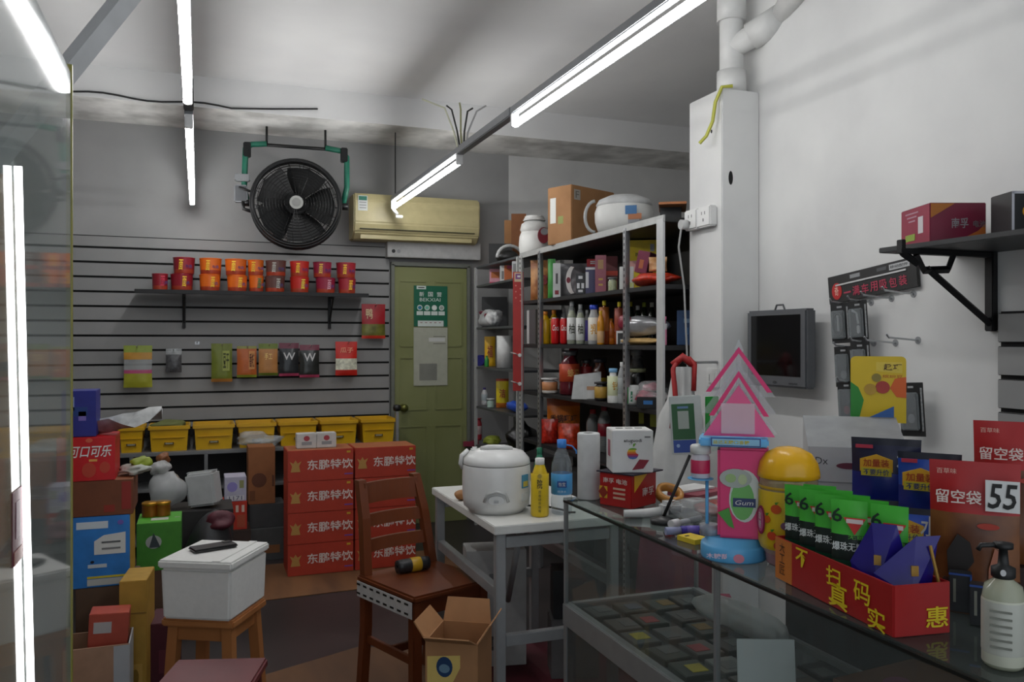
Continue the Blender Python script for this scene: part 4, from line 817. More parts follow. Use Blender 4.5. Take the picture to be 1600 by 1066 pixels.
h = s_box(88, 180, 686, h, .22, 'cola_case', 'red cola case with white script at the top of the left stack', 'drink case', m('c0141c', .4), lambda b, w, d, h: (b.text('-y', (.08*w, -d/2, .68*h), .72*w, .27*h, '可口可乐', WHITE, t=.002, shear=.25, bold=.035), b.panel('-y', (.12*w, -d/2, .47*h), .14*w, .05*h, m('d8a050', var=0)), b.disc('-y', (.05*w, -d/2, .25*h), .12*w, .17*h, m('b8402c', var=0)), b.disc('-y', (.32*w, -d/2, .3*h), .09*w, .13*h, m('b8402c', var=0)), b.disc('-y', (.05*w, -d/2, .93*h), .06*w, .05*h, m('c85a40', var=0))))
xw = atY(182, YS)[0]; lumps('wrapper', 'white and green food wrapper beside the cola case', 'wrapper', (xw+.06, YS+.12, hcok+EPS), [((0, 0, .022), (.06, .06, .02), m('b5b8b0', .5), 51, .3), ((.02, .01, .05), (.04, .04, .025), m('8a9a2a', .5), 52, .3)])
h2 = s_box(96, 150, 612, h, .16, 'blue_box', 'dark blue box standing on the cola case', 'box', m('232a80', .45), dbox((-.2, .72, .14, .3, '8a9ac4'), (.1, .45, .22, .2, '7a6ab8'), (-.1, .55, .7, .2, '1c3a7a')), Y=YS+.02)
xw = atY(196, YS+.1)[0]; b = MB(); V = []
for i in range(7):
    for j in range(4): V.append(b.v((-.12+.05*i, .03*j+.02*math.sin(i*1.3), .012*i+.035*math.sin(i*1.1+j*2.1)+.05)))
for i in range(6):
    for j in range(3): b.f([V[i*4+j], V[i*4+j+1], V[(i+1)*4+j+1], V[(i+1)*4+j]], m('b4b6b6', .3, var=.3), True)
o = b.build('plastic_sheet', None, (xw-.04, YS+.05, h-.035)); tag(o, 'crumpled clear plastic sheet draped by the cola case', 'plastic sheet')
# lower left boxes
def free_box(px, py, hb, w, d, h, rz, name, label, mat, deco=None, faces=None):
    x, y, z = atZ(px, py, hb); return carton(name, label, 'box', (x, y, hb+EPS), w, d, h, rz, mat, deco, None, faces)
xx, z = atY(160, 3.25); b = MB(); w, d, hh = .21, .18, .33
for c, s_, q in (((0, -d/2, hh/2), (w, .005, hh), m('b08a70', .6)), ((0, d/2, hh/2), (w, .005, hh), m('9a7a60', .6)), ((-w/2, 0, hh/2), (.005, d, hh), m('7a2a3a', .6)), ((w/2, 0, hh/2), (.005, d, hh), m('b9bcbe', .6)), ((0, 0, .004), (w, d, .006), CARD)): b.box(c, s_, q)
b.panel('-y', (w/2-.025, -d/2-.0025, hh/2), .05, hh*.98, m('b4b8bc', .6, var=.03), .001)
tag(b.build('open_carton', None, (xx-.02, 3.35, EPS), .0), 'open pale carton with a white corner at the foot of the left stack', 'box')
xc = atY(172, 3.3)[0]; carton('coral_box', 'coral coloured box tucked in the open pale carton', 'box', (xc-.02, 3.36, .1), .13, .1, .33, 0, m('b04c3a', .5), dbox((-.15, .85, .45, .12, 'b8b4b4')), None).rotation_euler = (0, .05, 0)
xy = atY(212, 3.45)[0]; carton('yellow_carton', 'tall mustard yellow carton beside the open pale carton', 'box', (xy, 3.55, .062), .095, .2, .44, -.1, m('b08a36', .6), lambda b, w, d, h: (b.panel('-y', (.1*w, -d/2, .16*h), .5*w, .24*h, m('c29a48', var=0)), b.disc('-y', (.1*w, -d/2, .17*h), .012, .03, m('8a6a20', var=0)), b.panel('-y', (0, -d/2, .72*h), w, .006, m('8a6a2a', var=0))))
carton('green_box', 'dark green box under the mustard yellow carton', 'box', (xy, 3.55, EPS), .1, .2, .06, -.1, m('1c4a1e', .6))
carton('maroon_carton', 'maroon carton with grey edge behind the wooden stool legs', 'box', (atY(256, 3.5)[0], 3.64, EPS), .1, .2, .30, -.1, m('4a1626', .6), dbox((.1, .5, .4, .3, '5e2434')), None, {'-x': m('6a7058', .6)})

# ---------------- foam box on the stool ----------------
xs, ys = .058, 3.16; RZ = -.495
def stool(name, label, loc, rz, w, h, wd, topm=None):
    t = thing(name, label, 'stool', loc, rz)
    b = MB(); b.box((0, 0, h-.014), (w, w, .028), topm or wd, .006); b.build('seat', t)
    for sx in (-1, 1):
        for sy in (-1, 1):
            b = MB(); a = .036; k = w/2-.035; q = w/2-.012
            A = [b.v((sx*q+dx*a/2, sy*q+dy*a/2, 0)) for dx, dy in ((-1, -1), (1, -1), (1, 1), (-1, 1))]; B_ = [b.v((sx*k+dx*a/2, sy*k+dy*a/2, h-.028)) for dx, dy in ((-1, -1), (1, -1), (1, 1), (-1, 1))]
            b.f(A[::-1], wd); b.f(B_, wd)
            for i in range(4): b.f([A[i], A[(i+1) % 4], B_[(i+1) % 4], B_[i]], wd)
            b.build('leg', t)
    b = MB()
    for s_ in (-1, 1): b.box((0, s_*(w/2-.035), h-.055), (w-.09, .02, .05), wd, .002); b.box((s_*(w/2-.035), 0, h-.055), (.02, w-.09, .05), wd, .002)
    b.build('apron', t)
    b = MB()
    for s_ in (-1, 1): b.box((0, s_*(w/2-.024), h*.35), (w-.06, .018, .028), wd, .002); b.box((s_*(w/2-.024), 0, h*.42), (.018, w-.06, .028), wd, .002)
    b.build('stretcher', t); return t
stool('stool', 'light brown wooden stool carrying the white foam box', (xs, ys, 0), RZ, .265, .455, WOODL)
FOAM = m('d9d9d6', .7, var=.03, scale=60)
t = thing('foam_box', 'white styrofoam box with lid standing on the wooden stool', 'foam box', (xs, ys, .4558), RZ)
b = MB(); b.box((0, 0, .0875), (.255, .29, .175), FOAM, .008, taper=.96); b.build('box_body', t)
b = MB(); b.box((0, 0, .19), (.27, .302, .028), FOAM, .006); b.box((.075, 0, .2055), (.03, .29, .003), FOAM, .001); b.build('lid', t)
b = MB(); b.box((0, 0, .007), (.072, .155, .0115), m('141416', .25, var=.1), .004); b.box((-.018, .055, .0135), (.028, .03, .003), m('26262a', .3), .001); b.box((0, 0, .0129), (.066, .148, .0006), m('1c1c20', .4), 0)
tag(b.build('phone', None, (.05, 3.185, .4558+.2056), RZ-.75), 'black phone lying on the lid of the white foam box', 'phone')
stool('stool', 'dark maroon wooden stool at the bottom edge of the photo', (.03, 2.55, 0), -.3, .27, .445, blend('4a1c1a', '5e2624', 5, .3, .7, .4), blend('5a2024', '6e3034', 5, .3, .7, .4))

# ---------------- wooden chair ----------------
cb = Vector((.775, 3.465)); cf = Vector((.93, 3.08)); rz_ = math.atan2(.154, .388)   # back midpoint, front midpoint
t = thing('wooden_chair', 'dark reddish wooden chair with a ladder back, pulled up to the table', 'chair', ((cb.x+cf.x)/2, (cb.y+cf.y)/2, 0), .36)
W2 = .175; D2 = .195
b = MB(); b.box((0, 0, .445), (2*W2+.03, 2*D2+.02, .026), WOOD, .008); b.build('seat', t)
for sx in (-1, 1):
    b = MB(); b.box((sx*(W2-.015), -D2+.025, .216), (.04, .04, .432), WOOD, .004); b.build('front_leg', t)
    b = MB(); pts = [(D2-.02+.03, 0), (D2-.02, .25), (D2-.02, .46), (D2+.02, .68), (D2+.07, .83)]
    for (y0, z0), (y1, z1) in zip(pts[:-1], pts[1:]):
        ta, tb_ = max(0, z0-.45)*.07, max(0, z1-.45)*.07; A = [b.v((sx*(W2-.012-ta)+dx, y0+dy, z0)) for dx, dy in ((-.018, -.018), (.018, -.018), (.018, .018), (-.018, .018))]; B_ = [b.v((sx*(W2-.012-tb_)+dx, y1+dy, z1)) for dx, dy in ((-.018, -.018), (.018, -.018), (.018, .018), (-.018, .018))]
        for i in range(4): b.f([A[i], A[(i+1) % 4], B_[(i+1) % 4], B_[i]], WOOD)
        b.f(A[::-1], WOOD); b.f(B_, WOOD)
    b.build('rear_leg', t)
for z0, hh in ((.775, .085), (.665, .05), (.565, .05)):
    y = D2-.02+(z0-.46)*.2; b = MB(); A = []
    for i in range(9):
        u = i/8*2-1; A.append([b.v((u*(W2-.02-(z0-.45)*.07), y+.025*(1-u*u)+dy, z0+dz)) for dy, dz in ((-.009, -hh/2), (.009, -hh/2), (.009+.008, hh/2), (-.009+.008, hh/2))])
    for i in range(8):
        for k in range(4): b.f([A[i][k], A[i+1][k], A[i+1][(k+1) % 4], A[i][(k+1) % 4]], WOOD)
    b.f(A[0], WOOD); b.f(A[-1][::-1], WOOD); b.build('back_slat', t)
b = MB(); b.box((0, -D2+.025, .40), (2*W2-.06, .02, .06), WOOD, .002)
for s_ in (-1, 1): b.box((s_*(W2-.015), 0, .40), (.02, 2*D2-.07, .06), WOOD, .002)
b.box((0, D2-.02, .40), (2*W2-.06, .02, .06), WOOD, .002); b.build('apron', t)
b = MB()
for s_ in (-1, 1): b.box((s_*(W2-.015), .0, .2), (.018, 2*D2-.06, .03), WOOD, .002)
b.box((0, 0, .2), (2*W2-.05, .018, .03), WOOD, .002); b.build('stretcher', t)
b = MB(); n_ = '-x'; x_ = -W2-.017
b.box((x_, 0, .405), (.003, 2*D2+.0, .062), m('c9c9c8', .4, .2), .0005)
for k in range(8):
    for zz in (.388, .424): b.panel('-x', (x_-.0015, -D2+.035+.049*k, zz), .026, .008, BLACK, .0006)
b.build('perforated_strip', t, label='white perforated metal strip screwed along the seat side')
# thing on the chair
x, y, z = atZ(645, 893, .459)
t = thing('cable_reel', 'small black coil with a yellow label lying on the chair seat', 'coil', (x, y, .4588), .2)
b = MB(); b.xf = Matrix.Translation((0, 0, .028)) @ Matrix.Rotation(math.pi/2, 4, 'Y'); b.lathe([(.008, -.07), (.026, -.07), (.028, -.05), (.028, .05), (.026, .07), (.008, .07), (.008, -.07)], 18, mat=m('232426', .4, var=.3)); b.build('coil', t)
b = MB(); b.xf = Matrix.Translation((0, 0, .028)) @ Matrix.Rotation(math.pi/2, 4, 'Y'); b.lathe([(.0285, -.012), (.0295, -.01), (.0295, .03), (.0285, .032)], 18, mat=m('b8901c', .4)); b.build('paper_band', t)

# ---------------- open carton by the chair ----------------
t = thing('open_carton', 'open brown carton with raised flaps and a blue oval mark by the table leg', 'carton', (.815, 2.66, 0), -.56); w, d, hh = .17, .2, .44
CB = m('a67850', .7, var=.06)
b = MB()
for c, s_ in (((0, -d/2, hh/2), (w, .005, hh)), ((0, d/2, hh/2), (w, .005, hh)), ((-w/2, 0, hh/2), (.005, d, hh)), ((w/2, 0, hh/2), (.005, d, hh)), ((0, 0, .004), (w-.006, d-.006, .006))): b.box(c, s_, CB)
b.prism([(-.055, -.07), (.02, -.06), (.055, .01), (.055, .05), (-.055, .04)], '-y', (-.025, -d/2-.0025, .35), .001, m('d8bc6a', .6, var=.04)); b.disc('-y', (-.022, -d/2-.0035, .36), .027, .033, m('1c3c64', .5, var=0)); b.disc('-y', (-.022, -d/2-.0045, .355), .018, .014, m('6a8aa0', var=0)); 
b.text('-y', (.045, -d/2-.0025, .14), .018, .16, '一箱\n纯牛奶', m('6a4a80', var=0), t=.001)
b.text('-y', (.03, -d/2-.0025, .27), .02, .02, '网', m('3a3a7a', var=0), t=.001)
b.build('carton_body', t)
def flap(p, q, out, lift, ln):
    b = MB(); p, q = Vector(p), Vector(q); o_ = Vector(out)*ln*math.cos(lift)+Vector((0, 0, ln*math.sin(lift))); e = (q-p)*.06
    n = (q-p).cross(o_).normalized()*.004
    A = [b.v(v) for v in (p, q, q+o_-e, p+o_+e)]; B_ = [b.v(v+n) for v in (p, q, q+o_-e, p+o_+e)]
    b.f(A[::-1], CB); b.f(B_, CB)
    for i in range(4): b.f([A[i], A[(i+1) % 4], B_[(i+1) % 4], B_[i]], CB)
    b.build('flap', t)
flap((-w/2, -d/2, hh), (w/2, -d/2, hh), (0, -1, 0), .5, .07); flap((w/2, d/2, hh), (-w/2, d/2, hh), (0, 1, 0), 1.3, .08); flap((-w/2, d/2, hh), (-w/2, -d/2, hh), (-1, 0, 0), .9, .07); flap((w/2, -d/2, hh), (w/2, d/2, hh), (1, 0, 0), 1.0, .07)

# ---------------- white table ----------------
TX0, TX1, TY0, TY1 = .985, 1.5, 2.79, 3.64; TH = .75
TT = m('d6d6d2', .4, var=.04); TL = m('9fa1a2', .4, .35, .06)
t = thing('white_table', 'white-topped table on grey steel legs carrying the rice cooker', 'table', ((TX0+TX1)/2, (TY0+TY1)/2, 0)); tw, td = TX1-TX0, TY1-TY0
b = MB(); b.box((0, 0, TH-.016), (tw, td, .032), TT, .003); b.build('tabletop', t)
for sx in (-1, 1):
    for sy in (-1, 1):
        b = MB(); b.box((sx*(tw/2-.03), sy*(td/2-.03), (TH-.032)/2), (.036, .036, TH-.033), TL, .003); b.build('leg', t)
b = MB(); b.box((-tw/2+.03, 0, .50), (.03, td-.1, .04), TL, .002); b.box((tw/2-.03, 0, .50), (.03, td-.1, .04), TL, .002)
for z0 in (.685, .33): b.box((0, -td/2+.03, z0), (tw-.1, .03, .04), TL, .002); b.box((0, td/2-.03, z0), (tw-.1, .03, .04), TL, .002)
b.build('frame_rail', t)
b = MB(); b.tube([(-tw/2+.12, -td/2+.06, .7), (-tw/2+.2, td/2-.45, .35)], .012, TL, 8); b.build('brace', t)
# rice cooker
x, y = 1.088, 3.06; r = .132
t = thing('rice_cooker', 'white rice cooker with a latch handle lid standing on the white table', 'rice cooker', (x, y, TH+EPS), facing(x, y))
RC = m('d9d9d7', .3, var=.03)
b = MB(); b.lathe([(0, 0), (.105, 0), (.112, .012), (.128, .025), (r, .06), (r*1.01, .12), (r, .175), (r*.985, .182)], 36, mat=RC); b.build('cooker_body', t)
b = MB(); b.lathe([(r*.985, .184), (r*1.0, .188), (r*.97, .205), (r*.8, .23), (r*.45, .243), (0, .246)], 36, mat=RC); ld_ = b.build('lid', t)
b = MB(); b.disc('+z', (0, -.0, .2395), .055, .038, m('a9aaa9', .3), .008, 24); b.tube([(-.058, -.03, .243), (-.03, -.05, .252), (.03, -.05, .252), (.058, -.03, .243)], .009, RC, 8); b.build('lid_handle', ld_)
b = MB(); b.tube([(-.045, -r*.99, .055), (-.035, -r*1.04, .085), (0, -r*1.07, .095), (.035, -r*1.04, .085), (.045, -r*.99, .055)], .006, m('b5b6b5', .3), 8); b.disc('-y', (0, -r*1.0, .062), .03, .018, m('c4c5c4', .3), .008); b.box((0, -r*1.04, .058), (.02, .012, .012), m('9a9b9c', .3), .002); b.build('switch_panel', t)
b = MB(); b.tube([(-r*1.0, 0, .165), (-r*1.05, -.02, .185), (-r*1.02, -.02, .215), (-.11, -.01, .235)], .009, RC, 8); b.box((-.085, 0, .235), (.03, .04, .02), RC, .006); b.build('hinge_lug', ld_)
b = MB(); a0 = .95; b.xf = Matrix.Rotation(a0, 4, 'Z'); b.panel('-y', (0, -r*1.0-.001, .125), .04, .05, m('4a90b4', .4, var=0), .003); b.panel('-y', (0, -r*1.0-.004, .115), .03, .02, m('c9b84a', .4, var=0), .001); b.panel('-y', (0, -r*.985-.001, .065), .035, .03, m('cfd4d6', var=0), .003); b.build('sticker', t)
b = MB(); b.tube([(.1, .03, .012), (.2, .0, .012), (.26, -.06, .01), (.27, -.1, .01), (.3, -.1, .01)], .004, BLACK, 6); b.build('power_cord', t)
lumps('bun', 'small brown bun behind the rice cooker at the table edge', 'bun', (1.03, 3.30, TH), [((0, 0, .022), (.04, .035, .021), m('9a6a3a', .6), 3, .12)])
# bottles on the table and the counter end
b_ = bottle('tea_bottle', 'yellow tea bottle with white cap beside the rice cooker', 'bottle', (1.205, 2.90, TH+EPS), .218, .0335, m('d2b21a', .35), m('d8b81c', .4), m('dcdcd8', .4), lz=(.02, .74), sh=.74, nr=.42, rz=-.4)
b = MB(); b.text('-y', (0, -.035, .125), .02, .035, '院', m('3a3410', var=0), wrap=.035, t=.0012, bold=.04)
for k in range(6): b.text('-y', (0, -.035, .095-.014*k), .011, .011, '百香绿茶蜂蜜'[k], m('4a4a1c', var=0), wrap=.035, t=.0012)
b.disc('-y', (0, -.0352, .155), .008, .008, m('b09a3a', var=0), .001); b.build('lettering', b_)
bottle('green_bottle', 'small dark green bottle standing behind the yellow tea bottle', 'bottle', (1.27, 3.06, TH+EPS), .235, .025, m('2a7a5c', .25), m('c9d8cc', .4), m('17684c', .4), lz=(.3, .5), nr=.35)
# white cartons under the table
carton('white_carton', 'white carton with grey print standing under the white table', 'box', (1.22, 3.46, .006), .26, .16, .50, -.2, m('b4b4b2', .6), dbox((-.1, .2, .4, .12, '55585a'), (.0, .75, .25, .1, '77797a'), (-.1, .2, .3, .06, 'c9c9c8')))
carton('dark_carton', 'black carton under the white table beside the white carton', 'box', (1.49, 3.22, .25), .18, .13, .2, -.3, m('1c1c1e', .5))
carton('grey_carton', 'grey carton carrying the black carton under the table', 'box', (1.49, 3.22, .006), .2, .16, .243, -.3, m('6a6a6a', .6))

# ---------------- glass counter ----------------
KX0, KX1, KY0, KY1, KH = 1.10, 1.60, .55, 2.45, .905
t = thing('glass_counter', 'long glass display counter with grey metal frame on the right', 'counter', (KX0, KY0, 0)); cw, cl = KX1-KX0, KY1-KY0
b = MB(); b.box((cw/2, cl/2, KH-.004), (cw, cl, .008), clear('9aa6a2', .10, .02), 0); b.build('top_pane', t)
b = MB(); EDG = m('1a1c1b', .3)
b.box((.004, cl/2, KH-.011), (.009, cl, .006), EDG); b.box((cw/2, cl-.004, KH-.011), (cw, .009, .006), EDG); b.box((cw-.004, cl/2, KH-.011), (.009, cl, .006), EDG); b.build('top_edge_trim', t)
b = MB(); b.box((.003, cl/2, .73), (.005, cl-.02, .325), GLASS); b.build('front_pane', t)
b = MB(); b.box((cw/2, cl-.003, .73), (cw-.02, .005, .325), GLASS); b.build('end_pane', t)
DF = m('8f9192', .35, .4, .06)
for y in (cl-.008, 1.06, .008):
    b = MB(); b.box((.006, y, .73), (.012, .014, .335), DF, .002); b.box((cw-.006, y, .73), (.012, .014, .335), DF, .002); b.build('glass_post', t)
b = MB(); z0 = .545; zf = .533
for c, s_ in (((.012, cl/2, zf), (.03, cl, .07)), ((cw-.012, cl/2, zf), (.03, cl, .07)), ((cw/2, cl-.012, zf), (cw-.05, .03, .07)), ((cw/2, .012, zf), (cw-.05, .03, .07)), ((cw/2, 1.06, z0), (cw-.05, .02, .04))): b.box(c, s_, DF, .003)
b.build('deck_frame', t)
b = MB(); b.box((cw/2, cl/2, z0-.002), (cw-.05, cl-.05, .008), m('5e6262', .25, var=.15, scale=7)); b.build('deck_shelf', t)
b = MB()
for x in (.012, cw-.012):
    for y in (cl-.012, 1.06, .012): b.box((x, y, .26), (.024, .024, .52), DF, .002)
b.box((.012, cl/2, .06), (.024, cl-.05, .03), DF); b.box((cw/2, cl-.012, .06), (cw-.05, .024, .03), DF); b.build('base_frame', t)
b = MB(); b.box((.004, cl/2, .295), (.005, cl-.06, .44), clear('707878', .25, .05)); b.build('lower_front_pane', t)
b = MB(); b.box((cw-.016, cl/2, .3), (.006, cl-.06, .44), m('34363a', .6)); b.build('lower_back_panel', t)
b = MB(); b.box((cw-.01, .72, .72), (.006, 1.4, .31), m('2e3032', .4)); b.build('sliding_back_door', t)
b = MB(); b.box((cw/2, cl/2, .082), (cw-.05, cl-.05, .01), m('3a3c3e', .5)); b.build('base_board', t)
# packs laid out on the deck
pc = ['3c3e3c', '4c4e4c', '6a6c68', '2c302e', '55504a', '3a4038']
sc = ['b0a02a', '6a8a2a', 'a03a3a', 'c9c4b4', '8a6a2a', '4a5a6a']; k = 0
for j in range(4):
    for i in range(6):
        rnd = random.Random(100+j*7+i); x = KX0+.085+.105*j+rnd.uniform(-.008, .008); y = KY1-.11-.125*i+rnd.uniform(-.01, .01)
        if y < KY0+1.13 or (j == 3 and 1.75 < y < 2.32): continue
        b = MB(); b.box((0, 0, .009), (.085, .10, .018), m(pc[rnd.randrange(6)], .35), .002); b.box((rnd.uniform(-.02, .02), rnd.uniform(-.02, .02), .0186), (.045, .05, .0012), m(sc[(j*5+i*3) % 6] if rnd.random() < .35 else '5c5e5e', .4, var=.2))
        tag(b.build('flat_pack', None, (x, y, z0+.0025), rnd.uniform(-.08, .08)), 'flat printed pack laid in rows on the counter deck under the glass', 'pack', 'flat packs on the counter deck')
lumps('tote_bundle', 'maroon and white cloth bundle on the floor behind the glass counter', 'bundle', (1.82, 2.62, .002), [((0, 0, .22), (.12, .26, .215), m('7a2440', .6, var=.15), 71, .2), ((-.06, -.08, .40), (.06, .10, .07), m('a9a9a8', .6), 72, .3)])
b = MB(); b.box((0, 0, .09), (.13, .004, .18), m('c9cac8', .6, var=.03), .001); o = b.build('paper_sheet', None, (1.2, 1.55, .552), -.4); o.rotation_euler = (-.12, 0, -.4); tag(o, 'white paper sheet standing inside the glass counter', 'paper')
carton('brown_carton', 'flat brown carton lying inside the glass counter under the red display box', 'box', (1.33, 1.26, .5475), .24, .2, .18, .1, m('5c3a24', .6), lambda b, w, d, h: b.disc('+z', (-.02, .03, h), .03, .02, m('6a2a44', var=0), .001))
lumps('plastic_bag', 'crumpled grey plastic bag lying on the counter deck against its back', 'plastic bag', (1.50, 2.05, .5478), [((0, 0, .045), (.06, .20, .043), FOGGY, 91, .25)])
# items in the lower cabinet
for i, (y, hx, lb) in enumerate(((2.25, '2c3a70', 'dark blue pack behind the lower glass at the far end of the counter'), (2.08, '8a8c90', 'grey pack behind the lower glass beside the dark blue pack'), (1.9, '403a5a', 'violet-grey pack behind the lower glass, third from the far end'))):
    carton('low_pack', lb, 'box', (1.22, y, .0875), .12, .13, .2, .1, m(hx, .4))

# ---------------- goods on the counter ----------------
CT = KH+EPS
def on(px, py): return atZ(px, py, KH)
x, y, z = on(880, 776); t = bottle('water_bottle', 'big clear water bottle with blue cap and label on the white table', 'bottle', (1.30, 2.91, TH+EPS), .283, .040, clear('dfe8ee', .12, .05), m('4a9ad4', .35, var=.06), m('3a80d0', .4), lz=(.27, .55), sh=.72, nr=.36, rz=-.4)
b = MB(); b.panel('-y', (0, -.0415, .118), .036, .024, m('1c4a90', var=0), .0015); b.text('-y', (0, -.0425, .118), .026, .015, '怡宝', WHITE, t=.0015); b.text('-y', (0, -.041, .09), .034, .009, '纯净水', m('c9dcea', var=0), t=.001, wrap=.041); b.build('lettering', t)
b = MB(); b.tube([(.018, 0, .262), (.04, -.005, .258), (.055, -.01, .24), (.055, -.01, .23)], .003, m('3a80c8', .4), 6); b.build('cap_strap', t)
t = thing('paper_roll', 'grey paper roll standing behind the white apple box', 'paper roll', (1.17, 2.408, CT)); 
b = MB(); b.lathe([(.018, 0), (.034, 0), (.036, .004), (.036, .206), (.034, .21), (.018, .21), (.018, 0)], 26, mat=m('c4c5c4', .8)); b.build('roll', t); b = MB(); b.lathe([(.012, .001), (.0175, .001), (.0175, .209), (.012, .209), (.012, .001)], 14, mat=m('3a3632', .8)); b.build('core', t)
NF = m('a81c1c', .4, var=.06)
RN = -.18
nfx, nfy = 1.245, 2.285
t = thing('battery_box', 'red battery box with yellow diamonds under the white apple box', 'box', (nfx, nfy, CT), .44)
b = MB(); w, d, h = .13, .12, .10; b.box((0, 0, h/2), (w, d, h), NF, .002, {'+z': m('5a1a1c', .5)})
b.text('-x', (-w/2, .0, .078), .09, .016, '南孚 电池', m('d8c9c0', var=0), t=.0012, bold=.02); b.panel('-x', (-w/2, .045, .04), .03, .036, m('c8a02a', var=0)); b.prism([(0, -.02), (.018, 0), (0, .02), (-.018, 0)], '-x', (-w/2-.001, .045, .04), .001, m('8a2a1a', var=0))
for k in range(3): b.panel('-x', (-w/2, -.015, .055-.014*k), .045, .006, m('c8a890', var=0))
b.prism([(-.02, .03), (.045, .03), (-.02, -.02)], '-y', (-.03, -d/2, .068), .0012, m('d8a82a', var=0)); b.text('-y', (.02, -d/2, .045), .06, .026, '南孚', m('dcd0cc', var=0), t=.0015, bold=.04); b.build('box_body', t)
b = MB(); b.box((.01, -.0, h+.002), (.16, .14, .004), m('2a2434', .5), .001); b.build('folded_lid', t)
x, y = 1.247, 2.28
t = thing('white_box', 'white box with a striped rainbow apple on top of the red battery box', 'box', (x, y, CT+.1055), -.31)
b = MB(); w, d, h = .125, .11, .128; b.box((0, 0, h/2), (w, d, h), m('dcdcda', .4, var=.03), .002)
for k in range(3): b.box((-.03+.03*k, .01, h+.0005), (.022, .012, .001), BLACK)
b.box((-w/2-.0006, .0, .07), (.0012, .035, .05), m('9a2a48', .4))
b.build('box_body', t)
b = MB(); cols = ['6aa23a', 'd8b020', 'd87a20', 'c03030', '8a3a80', '3a6ab0']
def apple_w(v):  # half width at height v in 0..1
    return .5*math.sqrt(max(0, 1-(2*v-1)**2))**.75
for k in range(6):
    v1 = 1-k/6; v0 = 1-(k+1)/6
    L = []; R = []
    for q in range(5):
        v = v0+(v1-v0)*q/4; a = apple_w(v)*.034; rr = a
        if .45 < v < .85: rr = a-.008*math.sqrt(max(0, 1-((v-.65)/.2)**2))
        L.append((-a, (v-.5)*.034)); R.append((rr, (v-.5)*.034))
    b.prism(L[::-1]+R if False else R+L[::-1], '-y', (.0, -d/2, .058), .0014, m(cols[k], .4, var=0))
b.prism([(0, 0), (.006, .003), (.008, .012), (.001, .008)], '-y', (0, -d/2, .078), .0014, m('6aa23a', var=0)); b.build('apple_emblem', t)
b = MB(); b.text('-y', (0, -d/2, .096), .055, .013, 'atuguodi', m('1c1c1e', var=0), t=.0012, bold=.02); b.text('-y', (.0, -d/2, .0865), .022, .005, 'S P A R', m('4a4a4a', var=0), t=.001); b.panel('-y', (.045, -d/2, .108), .018, .004, m('6a6a6a', var=0), .0008); b.prism([(-.022, -.016), (.012, -.012), (.03, .014), (.0, .016)], '-y', (.02, -d/2, .024), .0012, m('8a2434', .4, var=0)); b.build('print', t)
# tape, papers, scanner, pens
x, y, z = on(1022, 778)
b = MB(); b.xf = Matrix.Rotation(.5, 4, 'X'); b.lathe([(.03, -.012), (.042, -.012), (.042, .012), (.03, .012), (.03, -.012)], 26, mat=m('b8803a', .3)); tag(b.build('tape_roll', None, (1.335, 2.19, CT+.04)), 'amber tape roll leaning beside the red battery box', 'tape')
P3 = [(-.10, -.08), (.10, -.09), (.11, .08), (-.09, .09)]
b = MB(); b.prism(P3, '+z', (0, 0, 0), .022, m('c9c9c6', .6)); tag(b.build('paper_stack', None, (1.46, 2.25, CT), .3), 'stack of white papers near the payment sign', 'papers')
b = MB(); b.prism([(-.08, -.05), (.09, -.06), (.1, .05), (-.07, .06)], '+z', (0, 0, 0), .012, m('8a3a48', .5)); tag(b.build('notebook', None, (1.46, 2.24, CT+.0232), .5), 'maroon notebook on the stack of white papers', 'notebook')
b = MB(); b.prism([(-.07, -.04), (.08, -.03), (.07, .05), (-.08, .03)], '+z', (0, 0, 0), .006, m('d0d0ce', .5)); tag(b.build('leaflet', None, (1.45, 2.26, CT+.036), .2), 'white leaflet on the maroon notebook', 'leaflet')
x, y, z = on(985, 800)
t = thing('barcode_scanner', 'white handheld scanner lying on the counter before the red battery box', 'scanner', (1.19, 2.09, CT), -.1)
b = MB(); pts = [(-.055, .015, .011), (-.0, .0, .012), (.05, -.012, .016)]; b.tube(pts, .011, m('c9cac8', .4), 10, .015); b.build('handle', t)
b = MB(); b.box((.075, -.018, .024), (.06, .05, .046), m('c4c5c4', .4), .01); b.box((.075, -.043, .026), (.04, .004, .026), m('7a7c7e', .3), .001); b.build('scanner_head', t)
x, y, z = on(1042, 805)
t = thing('marker', 'white-capped clear marker lying near the blue marker', 'marker', (1.215, 1.95, CT), .35)
b = MB(); b.tube([(-.0, 0, .011), (.10, 0, .011)], .008, m('b5b8bc', .4), 10); b.build('marker_barrel', t); b = MB(); b.tube([(-.03, 0, .012), (.0, 0, .012)], .0115, m('dedede', .4), 12); b.build('cap', t)
t = thing('marker', 'thick blue-violet marker lying left of the pink tower', 'marker', (1.20, 1.85, CT), -.25)
b = MB(); b.tube([(-.035, 0, .0135), (.05, 0, .0135)], .0125, m('3a2a9a', .4), 12); b.build('marker_barrel', t); b = MB(); b.tube([(-.075, 0, .0135), (-.035, 0, .0135)], .0105, m('8f96b8', .4), 12); b.build('cap', t); b = MB(); b.tube([(-.02, 0, .0136), (.01, 0, .0136)], .0129, m('6a5ab8', .4), 12); b.build('label', t)
b = MB(); b.prism([(-.028, -.03), (.022, -.034), (.026, .03), (-.02, .034)], '+z', (0, 0, 0), .012, m('d8bc2a', .5)); b.box((-.008, .012, .0125), (.012, .006, .001), BLACK); tag(b.build('price_tag', None, (1.165, 1.80, CT), .3), 'yellow tag lying left of the base of the pink tower', 'tag')
b = MB(); b.box((0, 0, .006), (.03, .018, .012), m('9a1c1c', .4), .002); tag(b.build('lighter', None, (1.145, 1.875, CT), .6), 'small red lighter beside the yellow tag', 'lighter')
